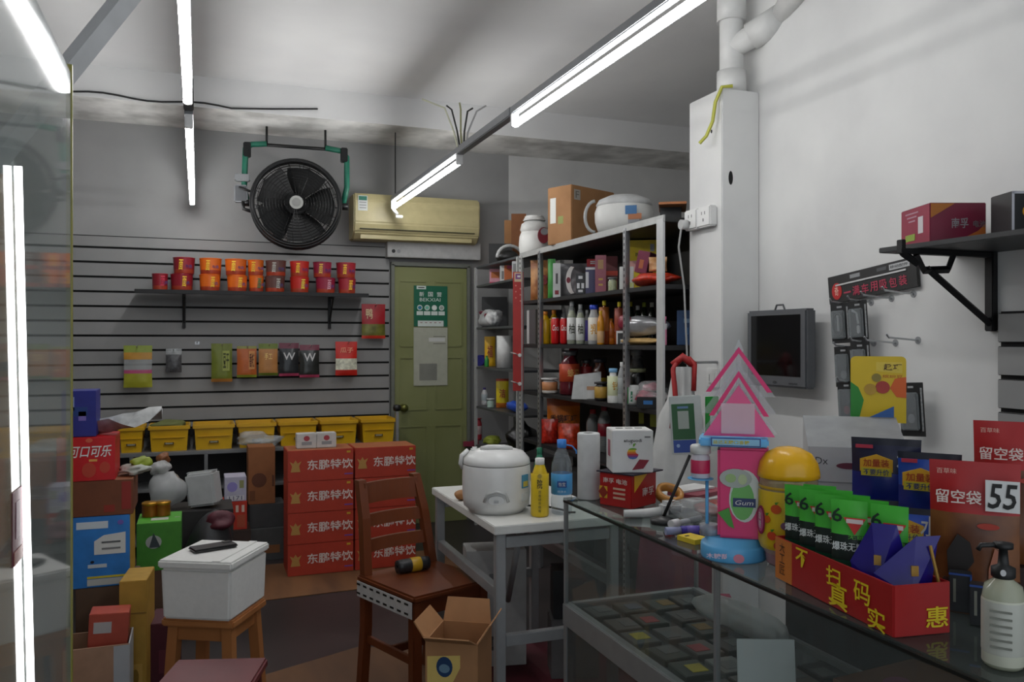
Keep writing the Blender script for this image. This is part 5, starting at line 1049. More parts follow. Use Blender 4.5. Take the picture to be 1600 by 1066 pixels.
lumps('plastic_wrap', 'loose clear plastic wrap on the counter behind the markers', 'plastic wrap', (1.31, 2.0, CT), [((0, 0, .03), (.07, .06, .028), FILM, 81, .3)])
lumps('snack_bag', 'red-orange snack bag lying behind the pink tower', 'bag', (1.43, 2.04, CT), [((0, 0, .02), (.09, .08, .019), m('8a2a1c', .35, var=.3, scale=40), 82, .2)])
# payment sign on a stick
zz = 2.35
def cam_pt(px, py, z): a, c = ray(px); return Vector((z*a, z*c, hgt(py, z)))
p0 = cam_pt(1036, 787, 2.30); p0.z = KH+.02; p1 = cam_pt(1078, 712, 2.33)
t = thing('payment_sign', 'white and green payment sign with blue foot on a black stick', 'sign', (p0.x, p0.y, CT))
b = MB(); b.lathe([(0, 0), (.035, 0), (.035, .012), (.008, .02), (0, .02)], 18, mat=m('2a2a2a', .4)); b.build('sign_base', t)
b = MB(); b.tube([(0, 0, .015), tuple(p1-p0+Vector((0, 0, .02)))], .0045, BLACK, 8); b.build('stick', t)
c = p1-p0+Vector((0, .0, .02)); a_ = facing(p1.x, p1.y, 1.0); b = MB(); b.xf = Matrix.Translation(c) @ Matrix.Rotation(a_, 4, 'Z') @ Matrix.Rotation(-.06, 4, 'Y')
b.box((-.005, 0, .085), (.088, .008, .165), m('c4c9c4', .4), .002); b.panel('-y', (-.012, -.004, .095), .062, .10, m('1f5c2c', .4, var=0)); b.panel('-y', (-.012, -.0052, .10), .03, .05, m('a9b4a9', var=0)); b.panel('-y', (-.012, -.0052, .135), .03, .006, m('6a8ab0', var=0)); b.panel('-y', (-.012, -.004, .026), .062, .035, m('24489a', .4, var=0)); b.disc('-y', (-.03, -.0052, .028), .005, .005, m('9ab4d8', var=0)); b.build('sign_plate', t)
b = MB(); b.xf = Matrix.Translation(c+Vector((.055, -.025, 0))) @ Matrix.Rotation(a_+.7, 4, 'Z'); b.box((0, 0, .09), (.045, .006, .15), m('2a9a3c', .4), .001); b.panel('-y', (.004, -.003, .095), .026, .05, m('c9d4c9', var=0)); b.panel('-y', (0, -.003, .022), .04, .02, m('c9d4c9', var=0)); b.build('side_plate', t, label='bright green side plate')

# ---------------- pink gum tower ----------------
PK = m('e01f6e', .35, var=.04); LB_ = m('62b4e8', .35, var=.04); CLR = clear('eef0f2', .14, .1)
x, y, z = on(1146, 868); tx, ty = 1.172, 1.64
t = thing('gum_tower', 'pink gum display tower with blue base and chevron roof on the counter', 'display tower', (tx, ty, CT), facing(tx, ty))
b = MB(); b.lathe([(0, 0), (.073, 0), (.075, .004), (.075, .03), (.073, .034), (.066, .036), (.064, .05), (0, .05)], 32, mat=LB_); b.text('-y', (-.035, -.0755, .017), .05, .012, '木糖醇', m('e8c8d8', var=0), wrap=.0755, t=.001, bold=.03); b.disc('-y', (.012, -.0755, .014), .012, .01, m('e08aa0', var=0), .001); b.build('tower_base', t)
b = MB(); b.box((.022, 0, .155), (.115, .085, .208), PK, .006); b.build('tower_body', t)
b = MB(); fx = -.043
b.prism([(.034*math.cos(a)*(1+.1*math.sin(2*a)), .06*math.sin(a)) for a in [i*math.pi/12 for i in range(24)]], '-y', (.025, fx, .15), .0015, m('cfd4cf', .4, var=0)); b.disc('-y', (.02, fx-.0015, .14), .026, .045, m('6ab45a', .4, var=0), .001); b.disc('-y', (.005, fx-.0025, .19), .036, .022, m('a9b0a9', .4, var=0), .001)
b.disc('-y', (-.006, fx-.0035, .19), .012, .01, m('9ab87a', var=0), .001); b.disc('-y', (.02, fx-.0035, .188), .01, .012, m('b8c89a', var=0), .001); b.panel('-y', (.024, fx-.0025, .135), .05, .02, m('2c3a6a', var=0), .001); b.text('-y', (.024, fx-.0035, .135), .04, .011, 'Gum', WHITE, t=.001, shear=.2); b.prism([(-.025, 0), (.0, -.03), (.012, -.035), (.0, .012)], '-y', (-.01, fx-.0025, .11), .001, m('4a9a3a', var=0)); b.build('picture', t)
b = MB(); b.box((0, .002, .272), (.155, .11, .018), LB_, .004); b.box((.005, -.056, .274), (.112, .006, .022), m('2c4a8a', .4), .001)
b.box((.005, -.0595, .274), (.104, .002, .014), m('8ac0e0', .4)); b.text('-y', (-.005, -.0605, .274), .08, .009, '益达无糖口香糖', m('c8b82a', var=0), t=.001, bold=.03); b.build('brand_band', t)
def chev(w, h, th, zb, y, mat, tt=.005, inner=None):
    b_ = [(-w/2, 0), (-w/2+th, 0), (0, h-th*1.25), (w/2-th, 0), (w/2, 0), (0, h)]; MBc.prism(b_, '-y', (0.012, y, zb), tt, mat)
MBc = MB(); MBc.prism([(-.08, 0), (.08, 0), (0, .118)], '-y', (.012, -.02, .284), .005, m('e8558c', .35, var=.03)); MBc.panel('-y', (.01, -.026, .325), .075, .07, clear('f4d8e2', .5, .1), .001); MBc.build('roof_panel', t)
for zb, w, y in ((.330, .135, -.012), (.385, .15, -.002)):
    MBc = MB(); chev(w, .105, .012, zb, y, PK, .004); MBc.build('chevron', t)
for zb, w, y in ((.30, .175, .006), (.345, .172, .014), (.385, .165, .022)):
    MBc = MB(); chev(w, .118, .04, zb-.012, y, CLR, .003); MBc.build('clear_chevron', t)
MBc = MB(); MBc.prism([(-.012, 0), (.012, 0), (.0, .03)], '-y', (.012, .02, .48), .006, CLR); MBc.box((.012, .024, .385), (.012, .004, .2), CLR); MBc.build('spire', t)
b = MB(); b.tube([(-.075, -.01, .18), (-.075, -.01, .182)], .03, LB_, 16); b.tube([(-.06, -.005, .05), (-.06, -.005, .18)], .004, LB_, 8); b.tube([(-.055, -.01, .051), (-.055, -.01, .075)], .022, clear('b8bcc0', .5), 14); b.build('side_tray', t)
b = MB(); b.lathe([(0, 0), (.02, 0), (.022, .003), (.022, .05), (.018, .056), (.018, .058)], 16, mat=m('c9c4cc', .4)); b.lathe([(.0222, .012), (.0226, .013), (.0226, .042), (.0222, .043)], 16, mat=m('c8305a', .4)); g_ = b
g_.lathe([(.019, .057), (.024, .058), (.024, .074), (.02, .078), (0, .078)], 16, mat=WHITE)
a_ = facing(tx, ty); off = Matrix.Rotation(a_, 3, 'Z') @ Vector((-.075, -.01, .1825))
tag(g_.build('gum_bottle', None, (tx+off.x, ty+off.y, CT+off.z)), 'small white and red gum bottle on the side tray of the pink tower', 'bottle')

# ---------------- dome jar ----------------
x, y, z = on(1214, 884); jx, jy = 1.243, 1.533; r = .066
t = thing('dome_jar', 'yellow jar with a round orange-yellow dome lid beside the pink tower', 'jar', (jx, jy, CT), facing(jx, jy))
JY = m('d8b420', .3, var=.05)
b = MB(); b.lathe([(0, .006), (.045, .003), (.05, .01), (.052, .03), (r*.93, .042), (r, .055), (r, .168), (r*.97, .172)], 30, mats=[clear('d8a8b0', .5)]*3+[clear('e0c0b0', .5)]+[JY]*3); b.build('jar_body', t)
b = MB(); b.lathe([(r*.97, .172), (r*.96, .198)], 30, mat=clear('d8c49a', .45)); b.lathe([(r*.985, .176), (r*1.0, .179), (r*.985, .182)], 30, mat=m('c9a02a', .3)); b.build('neck_ring', t)
b = MB(); b.lathe([(r*.98, .198), (r*1.03, .2), (r*1.02, .21), (r*.95, .232), (r*.75, .252), (r*.4, .264), (0, .268)], 30, mat=m('f0b418', .25, var=.03)); b.build('dome_lid', t)
b = MB()
for a, zz_, rx, hx in ((-.4, .135, .012, 'c8501c'), (-.1, .10, .01, '7a4a6a'), (-.55, .075, .011, 'c8401c'), (-.3, .055, .012, 'b8482a'), (.2, .125, .011, 'c8601c'), (.1, .07, .012, 'd04a24'), (.5, .10, .01, '8a3a5a'), (-.75, .11, .01, 'd0601c')):
    b.xf = Matrix.Rotation(a, 4, 'Z'); b.disc('-y', (0, -r-.0004, zz_), rx, rx*.85, m(hx, .4, var=0), .0012)
    b.prism([(0, 0), (.006, .008), (-.003, .006)], '-y', (0, -r-.0004, zz_+rx*.7), .0016, m('4a8a2a', var=0))
b.xf = Matrix.Rotation(-1.05, 4, 'Z'); b.disc('-y', (0, -r-.0004, .105), .016, .032, m('8a1a48', .4, var=0), .002); b.disc('-y', (0, -r-.002, .105), .012, .026, m('c05a86', .4, var=0), .001); b.text('-y', (0, -r-.003, .105), .01, .036, '软\n糖', WHITE, t=.001); b.build('fruit_print', t)
lumps('sweets', 'pink wrapped sweets seen through the foot of the dome jar', 'sweets', (jx, jy, CT+.004), [((0, 0, .014), (.036, .036, .013), m('d8788a', .4, var=.35, scale=90), 7, .15)])

# ---------------- red display box with pouches ----------------
BX, BY, BR = 1.185, 1.272, math.radians(-7.5); bw, bl, bh = .11, .372, .088
t = thing('display_box', 'red display box with yellow lettering holding green and blue pouches', 'display box', (BX, BY, CT), BR)
DB = m('a81e1e', .4, var=.05); YL = m('e8cc20', .45, var=0)
b = MB()
for c, s_ in (((-bw/2, 0, bh/2), (.004, bl, bh)), ((bw/2, 0, bh/2), (.004, bl, bh)), ((0, -bl/2, bh/2), (bw, .004, bh)), ((0, bl/2, bh/2), (bw, .004, bh)), ((0, 0, .002), (bw-.005, bl-.005, .003))): b.box(c, s_, DB, .0008)
b.panel('-x', (-bw/2-.002, bl/2-.032, bh/2), .062, bh*.98, m('c8742a', .5, var=.08)); b.build('box_body', t)
b = MB(); F_ = -bw/2-.002
for ch, yy, zz_, s_ in (('不', .085, .066, .040), ('扫', -.02, .058, .040), ('码', -.105, .052, .042), ('真', -.035, .026, .052), ('实', -.145, .017, .042)): b.text('-x', (F_, yy, zz_), s_*1.12, s_*.92, ch, YL, t=.0016, bold=.045)
b.text('-y', (.028, -bl/2-.002, .03), .045, .036, '惠', YL, t=.0016, bold=.045)
for k, ch in enumerate('大工匠'): b.text('-x', (F_-.001, bl/2-.03, .07-.023*k), .02, .019, ch, m('2a1a10', var=0), t=.0016)
b.build('lettering', t)
G1, G2, G3 = m('4ab83c', .35, var=.08), m('0f4a34', .4, var=.06), m('14241e', .4, var=.1)
def inbox(lx, ly): v = Matrix.Rotation(BR, 3, 'Z') @ Vector((lx, ly, 0)); return BX+v.x, BY+v.y
def gum(label, lx, ly, rz, full=True, up=0.):
    x, y = inbox(lx, ly); t = thing('snack_pouch', label, 'pouch', (x, y, CT+.005+up), BR+rz, 'green pouches in the red display box'); w, h, d = .066, .195, .022
    b = MB(); b.pouch(w, h, d, [(.42, G2), (.63, G3), (1, G1)], hash(label) % 97, crink=.06); pb_ = b.build('pouch_body', t)
    b = MB(); s_ = d/2+.0015
    b.text('-y', (0, -s_, h*.56), w*.85, h*.085, '爆珠无糖', m('e0e4e0', var=0), t=.002, bold=.04); b.text('-y', (-w*.3, -s_*.8, h*.86), .019, .027, '6', m('0c2a1a', var=0), t=.003, bold=.05); 
    b.prism([(-.02, .014), (.02, .014), (0, -.018)], '-y', (.012, -s_, h*.77), .0015, m('d03a34', .4, var=0)); b.panel('-y', (.012, -s_-.0005, h*.81), .03, .008, m('e0d0cc', var=0), .0015); b.text('-y', (.015, -s_*.9, h*.655), .03, .008, '无糖', m('6ad04a', var=0), t=.002); b.panel('-y', (.01, -s_, h*.3), .03, .016, m('2a8a80', var=0), .0012); b.build('print', pb_)
    return t
pos = [(-.02, .15, -.85, 'at the far left corner of the red box'), (-.02, .095, -.85, 'second from the far left corner of the red box'), (-.02, .04, -.85, 'third from the far left corner of the red box'), (-.02, -.015, -.8, 'at the front of the red box, touching the left blue pouch'),
       (.022, .145, -.75, 'in the back row, far end of the red box'), (.022, .09, -.75, 'in the back row, second from the far end'), (.022, .035, -.8, 'in the back row, third from the far end'), (.022, -.02, -.85, 'in the back row, behind the left blue pouch'), (.022, -.075, -.9, 'right behind the right blue pouch')]
for k, (lx, ly, rz, s_) in enumerate(pos): gum('green pouch, '+s_, lx, ly, rz, up=.0)
BLU = m('231a78', .22, var=.12)
for k, (lx, ly, rz, lb, w, h) in enumerate(((-.008, -.085, -.75, 'shiny violet-blue pointed pouch at the front corner, left one', .10, .165), (.008, -.135, -.35, 'shiny violet-blue pouch with a gold edge at the near end, right one', .11, .155))):
    x, y = inbox(lx, ly); t = thing('blue_pouch', lb, 'pouch', (x, y, CT+.005), BR+rz, 'violet-blue pouches in the red display box')
    b = MB(); hw = w/2; top = (.0 if k == 0 else .03); d = .045
    V = [b.v(p) for p in ((-hw*.55, -d*.3, 0), (hw*.55, -d*.3, 0), (hw*.55, d*.3, 0), (-hw*.55, d*.3, 0), (-hw*.98, 0, h*.55), (hw*.98, 0, h*(.55 if k == 0 else .9)), (top-.012, 0, h*(1.0 if k == 0 else .98)), (top+.03, 0, h), (0, -d/2-.012, h*.35))]
    for f_ in ((0, 8, 4), (0, 1, 8), (1, 5, 8), (8, 5, 7), (8, 7, 6), (8, 6, 4), (3, 4, 6), (3, 6, 7), (3, 7, 5), (3, 5, 2), (0, 4, 3), (1, 2, 5), (3, 2, 1), (3, 1, 0)): b.f([V[q] for q in f_], BLU)
    pb_ = b.build('pouch_body', t)
    b = MB(); GD = m('a8823a', .3, .3)
    b.panel('-y', (top*.3-.0, -d*.42, h*.62), .012, .018, GD, .004); b.panel('-y', (-.01, -d/2-.012, h*.28), .02, .01, m('8a6a50', .4), .002)
    if k == 1: b.tube([(.038, -.012, h*.9), (.05, -.022, h*.45), (.06, -.024, h*.05)], .003, GD, 6)
    b.build('gold_print', pb_)

# ---------------- blue pouches behind ----------------
NV = m('14183a', .35, var=.12); BL2 = m('1f4ab0', .3, var=.1)
def blue(label, px, yt, X_, w, h, band, base=KH, lean=0., tilt=0.):
    Y, z = atX(px, X_); t = thing('blue_bag', label, 'bag', (X_, Y, base+EPS), 0, 'blue snack bags behind the green pouches', (lean, tilt, facing(X_, Y, 1.1)))
    d = .05; b = MB(); b.pouch(w, h, d, [(.55, m('1b2a80', .3, var=.15)), (.93, band), (1, m('101428', .4))], px, crink=.08); pb_ = b.build('bag_body', t)
    b = MB(); s_ = d/2; b.panel('-y', (-w*.3, -s_*.55, h*.9), w*.25, .008, m('b8304a', var=0), .003); b.prism([(-.035, -.018), (.035, -.018), (.035, .01), (.0, .022), (-.035, .01)], '-y', (-w*.12, -s_, h*.70), .003, m('e0a820', .4, var=0)); b.text('-y', (-w*.12, -s_-.003, h*.71), .055, .018, '加量装', m('a83a14', var=0), t=.0015, bold=.05); b.panel('-y', (-w*.12, -s_, h*.6), .065, .018, m('c8b82a', var=0), .004); b.text('-y', (-w*.12, -s_-.004, h*.6), .055, .014, '不要升价', m('2a3a6a', var=0), t=.0015, bold=.03)
    b.text('-y', (w*.28, -s_, h*.76), .034, .042, '水', WHITE, t=.005, bold=.04); b.build('print', pb_); return t
def low_case(px, X_, w, d, h, lb, hx='26283a'):
    Y, z = atX(px, X_); carton('low_box', lb, 'box', (X_, Y, CT), w, d, h, facing(X_, Y, 1.1), m(hx, .5))
Yb, zb_ = atX(1384, 1.50)
low_case(1384, 1.50, .16, .07, .085, 'dark blue box on the counter carrying the navy bag', '1c2660')
blue('dark navy bag with white character and yellow band, left one of the back pair', 1384, 0, 1.50, .15, .19, NV, KH+.087)
low_case(1450, 1.48, .12, .07, .085, 'blue box on the counter carrying the bright blue bag', '2a4aa0')
blue('bright blue bag with yellow band beside the brown snack pouch', 1452, 0, 1.48, .125, .175, BL2, KH+.087)
blue('blue bag lying lower in front of the navy bag', 1360, 0, 1.405, .13, .15, BL2, KH, -.3)
blue('blue bag lying lower in front of the bright blue bag', 1425, 0, 1.37, .115, .16, BL2, KH, -.3)

# ---------------- white carton display with yellow card ----------------
WX, WY = 1.60, 1.72
w, d, h, hb = .235, .16, .235, .30; WD = m('b9babb', .5, var=.04)
t = thing('display_carton', 'white display carton with a sloping top behind the dome jar', 'display box', (WX, WY, CT), -.62)
b = MB(); A = [b.v(p) for p in ((-w/2, -d/2, 0), (w/2, -d/2, 0), (w/2, d/2, 0), (-w/2, d/2, 0), (-w/2, -d/2, h), (w/2, -d/2, h), (w/2, d/2, hb), (-w/2, d/2, hb))]
for q in ((3, 2, 1, 0), (0, 1, 5, 4), (1, 2, 6, 5), (2, 3, 7, 6), (3, 0, 4, 7)): b.f([A[i] for i in q], WD)
b.f([A[i] for i in (4, 5, 6, 7)], m('8f9192', .5))
b.text('-y', (-w*.36, -d/2, h*.85), .03, .018, 'Dx', m('3a3c3e', var=0), t=.001); b.disc('-y', (-.02, -d/2, h*.80), .03, .008, m('6a3040', var=0)); b.disc('-y', (.03, -d/2, h*.84), .022, .02, m('7a5038', var=0)); b.disc('-y', (.03, -d/2-.001, h*.84), .010, .009, m('9a6a4a', var=0)); b.panel('-y', (0, -d/2, h*.62), w*.98, .003, m('8a8c8d', var=0)); b.build('carton_body', t)
b = MB(); b.prism([(.0, 0), (.06, .0), (.06, .03)], '-y', (w*.22, d/2-.004, hb), .003, m('2a5a9a', .5)); b.build('blue_tab', t)
# yellow card: plain graphics only
Yc, zc = atX(1372, 1.745); hc0, hc1 = hgt(660, zc), hgt(557, zc); w = 78*zc/F/.98; hh = hc1-hc0
b = MB(); rr = .012
out = [(-w/2, -hh/2), (w/2, -hh/2)]+[(w/2-rr+rr*math.cos(a), hh/2-rr+rr*math.sin(a)) for a in (0, .5, 1.05, 1.57)]+[(-w/2+rr+rr*math.cos(a), hh/2-rr+rr*math.sin(a)) for a in (1.57, 2.1, 2.6, 3.14)]
b.prism(out, '-y', (0, 0, 0), .004, m('d8b81c', .4, var=.03)); b.prism([(-w/2, -hh/2), (-w/2+.02, -hh/2), (-w/2+.034, -.03), (-w/2+.02, .005), (-w/2, .02)], '-y', (0, -.004, 0), .001, m('2a8a30', .4, var=0))
b.prism([(w/2, -.022), (w/2, .035), (w/2-.028, .03), (w/2-.04, .004), (w/2-.024, -.02)], '-y', (0, -.004, 0), .001, m('d8601c', .4, var=0)); b.prism([(-.005, .05), (.06, .045), (.06, .075), (-.005, .075)], '-y', (0, -.004, 0), .0006, m('dcc24a', var=0)); b.text('-y', (w*.26, -.0045, hh*.34), .045, .018, '趣巧', m('4a2a18', var=0), t=.001, bold=.04); b.text('-y', (w*.26, -.0045, hh*.2), .05, .009, '缤纷豆', m('b8501c', var=0), t=.001)
for xx_, zz_, q, hx in ((-.02, .0, .016, 'b8902a'), (.012, .006, .018, 'a83428'), (-.004, .032, .012, '8a7a2a')): b.disc('-y', (xx_*w/.145, -.0045, zz_), q, q*.95, m(hx, .35, var=.1), .002)
tag(b.build('yellow_card', None, (1.745, Yc, (hc0+hc1)/2), facing(1.745, Yc, 1.0)), 'yellow card with green and orange patches rising behind the white display carton', 'card')
carton('grey_case', 'grey carton behind the white display carton, carrying the yellow card', 'box', (1.77, Yc+.03, EPS), .1, .06, hc0+.02, facing(1.745, Yc), m('8f9091', .5))

# ---------------- brown snack pouches, boxes, soap bottle ----------------
BRP = blend('5a3018', '8a5630', 9, .35, .65, .35); HDR = m('a81a1c', .4, var=.05)
def jerky(label, px, X_, yt, yb, w, num):
    Y, z = atX(px, X_); base = KH if yb is None else hgt(yb, z); h = hgt(yt, z)-base
    t = thing('snack_pouch', label, 'pouch', (X_, Y, base+EPS), facing(X_, Y), 'brown snack pouches with red headers')
    d = .06; b = MB(); b.pouch(w, h, d, [(.68, BRP), (1, HDR)], px, crink=.05); pb_ = b.build('pouch_body', t)
    b = MB(); b.text('-y', (-w*.17, -d*.5, h*.78), w*.5, h*.09, '留空袋', m('e0d0c8', var=0), t=.004, bold=.04); b.text('-y', (-w*.3, -d*.35, h*.94), w*.22, h*.035, '百草味', m('d8b0a0', var=0), t=.004)
    if num: b.panel('-y', (w*.3, -d*.42-.006, h*.80), w*.36, h*.20, m('e0e0de', .4, var=0), .001); b.text('-y', (w*.3, -d*.42-.007, h*.80), w*.31, h*.16, '55', BLACK, t=.0016, bold=.05, shear=.15)
    b.prism([(-.022, -.04), (.0, -.05), (.022, -.015), (.015, .02), (-.006, .035), (-.024, .0)], '-y', (-w*.14, -d*.5-.002, h*.42), .003, m('1c1614', .5)); b.disc('-y', (w*.15, -d*.5-.001, h*.60), w*.12, h*.02, m('b03a2c', .4, var=0), .003)
    b.prism([(-.012, -.05), (.012, -.05), (.02, .01), (.012, .05), (0, .06), (-.01, .02)], '-y', (w*.22, -d*.5-.001, h*.26), .003, m('b0705a', .4, var=.1)); b.build('print', pb_); return t
carton('low_box', 'dark box under the front brown snack pouch', 'box', (1.415, atX(1524, 1.40)[0], CT), .13, .08, .05, facing(1.4, 1.2), m('3a2016', .5))
jerky('brown snack pouch with red header and a big 55, front one', 1522, 1.40, 722, 960, .155, True)
jerky('brown snack pouch with red header behind the one marked 55', 1588, 1.52, 660, 880, .15, False)
low_p = (1.535, atX(1588, 1.52)[0]); carton('low_box', 'dark brown box under the rear brown snack pouch', 'box', (low_p[0], low_p[1], CT), .13, .08, hgt(880, atX(1588, 1.52)[1])-KH-.003, facing(*low_p), m('34201a', .5))
for k, (px, py, lb) in enumerate(((1496, 962, 'black box with a blue edge right of the red display box, left one'), (1530, 985, 'black box with a blue edge right of the red display box, right one'))):
    x, y, z = on(px, py); carton('small_box', lb, 'box', (x+.03, y+.02, CT), .038, .03, .072, facing(x, y), m('1a1c20', .4), dbox((.46, .5, .08, .98, '2a5aa8'), (0, .97, 1, .05, '2a4a90'), (-.25, .55, .12, .6, '7a7c70')))
x, y = 1.172, .942
t = thing('pump_bottle', 'white hand-gel pump bottle with black pump at the right edge', 'bottle', (x, y, CT), facing(x, y))
b = MB(); b.lathe([(0, 0), (.027, 0), (.03, .006), (.03, .105), (.026, .125), (.014, .134), (.014, .14)], 24, mats=[clear('c9ccb4', .6)]*2+[m('c9cab8', .35)]+[clear('c9ccb4', .6)]*3); b.build('bottle_body', t)
b = MB(); b.lathe([(.0303, .022), (.0306, .024), (.0306, .1), (.0303, .102)], 24, mat=m('b9bab0', .45, var=.05))
for k in range(6): b.panel('-y', (-.003, -.0306, .09-.011*k), .03, .003, m('77796f', var=0), .0012)
b.build('bottle_label', t)
b = MB(); b.lathe([(.015, .136), (.017, .138), (.017, .152), (.008, .156), (.006, .18), (.014, .182), (.014, .19), (0, .192)], 18, mat=BLACK); b.tube([(0, 0, .187), (-.03, -.015, .186), (-.034, -.016, .178)], .004, BLACK, 8); b.disc('-y', (0, -.0172, .147), .004, .005, m('c9c9c9', var=0), .001); b.build('pump', t)

# ---------------- bag hanging by the pier ----------------
t = thing('tote_bag', 'white cloth tote bag with dark red handles hanging beside the pier', 'bag', (1.93, 3.06, .32), -.55)
b = MB(); TB = blend('b4b4b2', 'c4c4c2', 7, .4, .6, .8); rows = []
for j in range(15):
    v = j/14; wv = .16-.10*v**1.6 if v < .85 else .06-.02*(v-.85)/.15; row = []
    for side in (-1, 1):
        for i in range(13):
            u = (i/6-1)*(1 if side < 0 else -1); row.append(b.v((u*wv-.04*(1-v), side*(.045*(1-v*.6)*math.sqrt(max(0, 1-u*u))+.004)+.008*math.sin(u*9+v*4), v*.98)))
    rows.append(row)
for j in range(14):
    for i in range(26): b.f([rows[j][i], rows[j][(i+1) % 26], rows[j+1][(i+1) % 26], rows[j+1][i]], TB if j > 3 else m('6a2038', .7), True)
pb_ = b.build('bag_body', t)
b = MB(); HR = m('9a1c1c', .5); b.tube([(-.045, -.03, .72), (-.03, -.03, .85), (-.04, -.02, .97), (-.02, 0, 1.01), (.03, 0, 1.015), (.05, -.01, .99), (.045, -.03, .88)], .011, HR, 8); b.tube([(-.04, .0, .985), (.0, .0, 1.022), (.05, .0, 0.985)], .018, HR, 8); b.build('bag_handle', t)
b = MB(); b.tube([(.165, .0, 0), (0, 0, 0), (-.01, -.0, .03)], .006, STEEL, 8); b.build('coat_hook', None, (1.94, 3.06, 1.318)); tag(bpy.data.objects['coat_hook'], 'small steel hook carrying the white tote bag', 'hook')

# ---------------- sockets on the pier ----------------
SW = m('d4d4d2', .35, var=.03)
t = thing('power_outlet', 'double white power outlet high on the left face of the pier', 'outlet', (2.107, 3.165, 1.955))
b = MB()
for s_ in (-1, 1): b.box((-.02, s_*.052, 0), (.04, .1, .09), SW, .006)
ob_ = b.build('outlet_box', t)
b = MB()
for s_ in (-1, 1):
    for dy in (-.012, .012): b.panel('-x', (-.0401, s_*.052+dy, .015), .004, .014, BLACK, .0005)
    b.panel('-x', (-.0401, s_*.052, -.015), .006, .014, BLACK, .0005)
b.build('outlet_slots', ob_)
b = MB(); b.tube([(-.04, .075, -.02), (-.075, .075, -.02)], .022, m('b5b5b4', .4), 14); b.tube([(-.07, .075, -.03), (-.075, .09, -.12), (-.04, .1, -.3), (-.02, .1, -.7)], .005, m('9a9a98', .4), 6); b.build('plug', t)
z_ = 3.03/ray(1094)[1]; xq = z_*ray(1097)[0]
b = MB(); xq = 2.107+.0
t = thing('wall_switch', 'white wall switch low on the pier above the tote bag', 'switch', (2.107, 3.09, hgt(590, 3.65)))
b.box((-.006, 0, 0), (.012, .086, .086), SW, .004); sp_ = b.build('switch_plate', t); b = MB(); b.box((-.014, .0, 0), (.006, .05, .05), SW, .002); b.panel('-x', (-.017, .01, .0), .004, .03, m('7a7a7a', var=0), .0005); b.build('rocker', sp_)

# ---------------- monitor ----------------
Y0, Y1 = 2.61, 2.985; zt_, zb2 = 1.41+47*3.4/F, 1.41-70*3.4/F
t = thing('monitor', 'old grey monitor with a black screen hung on the right wall', 'monitor', (2.225, (Y0+Y1)/2, (zt_+zb2)/2)); mw, mh = Y1-Y0, .315
MG = m('55575a', .4, var=.05)
b = MB(); b.box((.0, 0, 0), (.05, mw, mh), MG, .008); b.box((.042, 0, 0), (.04, mw*.6, mh*.6), m('2c2d2e', .5), .006); mc_ = b.build('monitor_case', t)
b = MB(); b.box((-.0255, 0, .012), (.003, mw*.82, mh*.78), m('050506', .12, var=0)); b.build('screen', t, label='black switched-off screen')
b = MB(); b.disc('-x', (-.0255, 0, -mh/2+.02), .012, .006, m('3a3c3e', .4)); b.panel('-x', (-.0255, -.11, -mh/2+.018), .05, .006, m('3c3e40', .4)); b.build('buttons', mc_)
b = MB(); b.tube([(0, .03, mh/2), (0, .02, mh/2+.02), (0, -.02, mh/2+.02), (0, -.03, mh/2)], .004, m('4a4c4e', .4), 6); b.build('cable_loop', t)

# ---------------- phone accessory rack ----------------
TA = math.radians(-6)
t = thing('header_sign', 'black header board with red lettering above the accessory packs on the right wall', 'sign', (XR-.012, 2.37, 1.625), 0, None, (-TA, 0, 0)); t.rotation_euler = (TA, 0, 0)
t.rotation_euler = (TA, 0, 0)
b = MB(); sw, shh = .425, .105; b.box((0, 0, 0), (.012, sw, shh), m('161616', .4), .001); b.box((-.007, 0, .014), (.006, sw*.8, .006), m('c9c9c9', .3, .5)); b.build('board', t)
b = MB(); b.disc('-x', (-.006, sw/2-.045, -.008), .026, .032, m('b01c1c', .4, var=0)); b.text('-x', (-.007, sw/2-.045, -.008), .02, .034, '奇', m('e0b0a0', var=0), t=.001, bold=.02)
for k, ch in enumerate('一满车用吸包装'): b.text('-x', (-.006, sw/2-.10-.044*k, -.02), .036, .036 if ch != '一' else .006, ch, m('a8304a', .4, var=0), t=.0015, bold=.02)
b.panel('-x', (-.006, .07, .036), .05, .014, m('8a8c8d', var=0)); b.panel('-x', (-.006, -.14, .034), .09, .02, m('b4b6b7', var=0)); b.text('-x', (-.007, -.14, .034), .08, .012, '移动配件', m('3a3c3e', var=0), t=.001); b.panel('-x', (-.006, -.06, .036), .045, .012, m('4a4c4e', var=0)); b.build('lettering', t)
def peg(y, z, label, L=.13):
    b = MB(); b.disc('-x', (0, 0, 0), .013, .013, m('8a8c8d', .4)); b.tube([(0, 0, 0), (-L, .0, .01), (-L-.01, 0, .022)], .0035, STEEL, 6); return tag(b.build('peg_hook', None, (XR, y, z)), label, 'hook', 'hooks on the right wall')
def wpos(px, py): Y, z = atX(px, XR-.05); return Y, hgt(py, z)
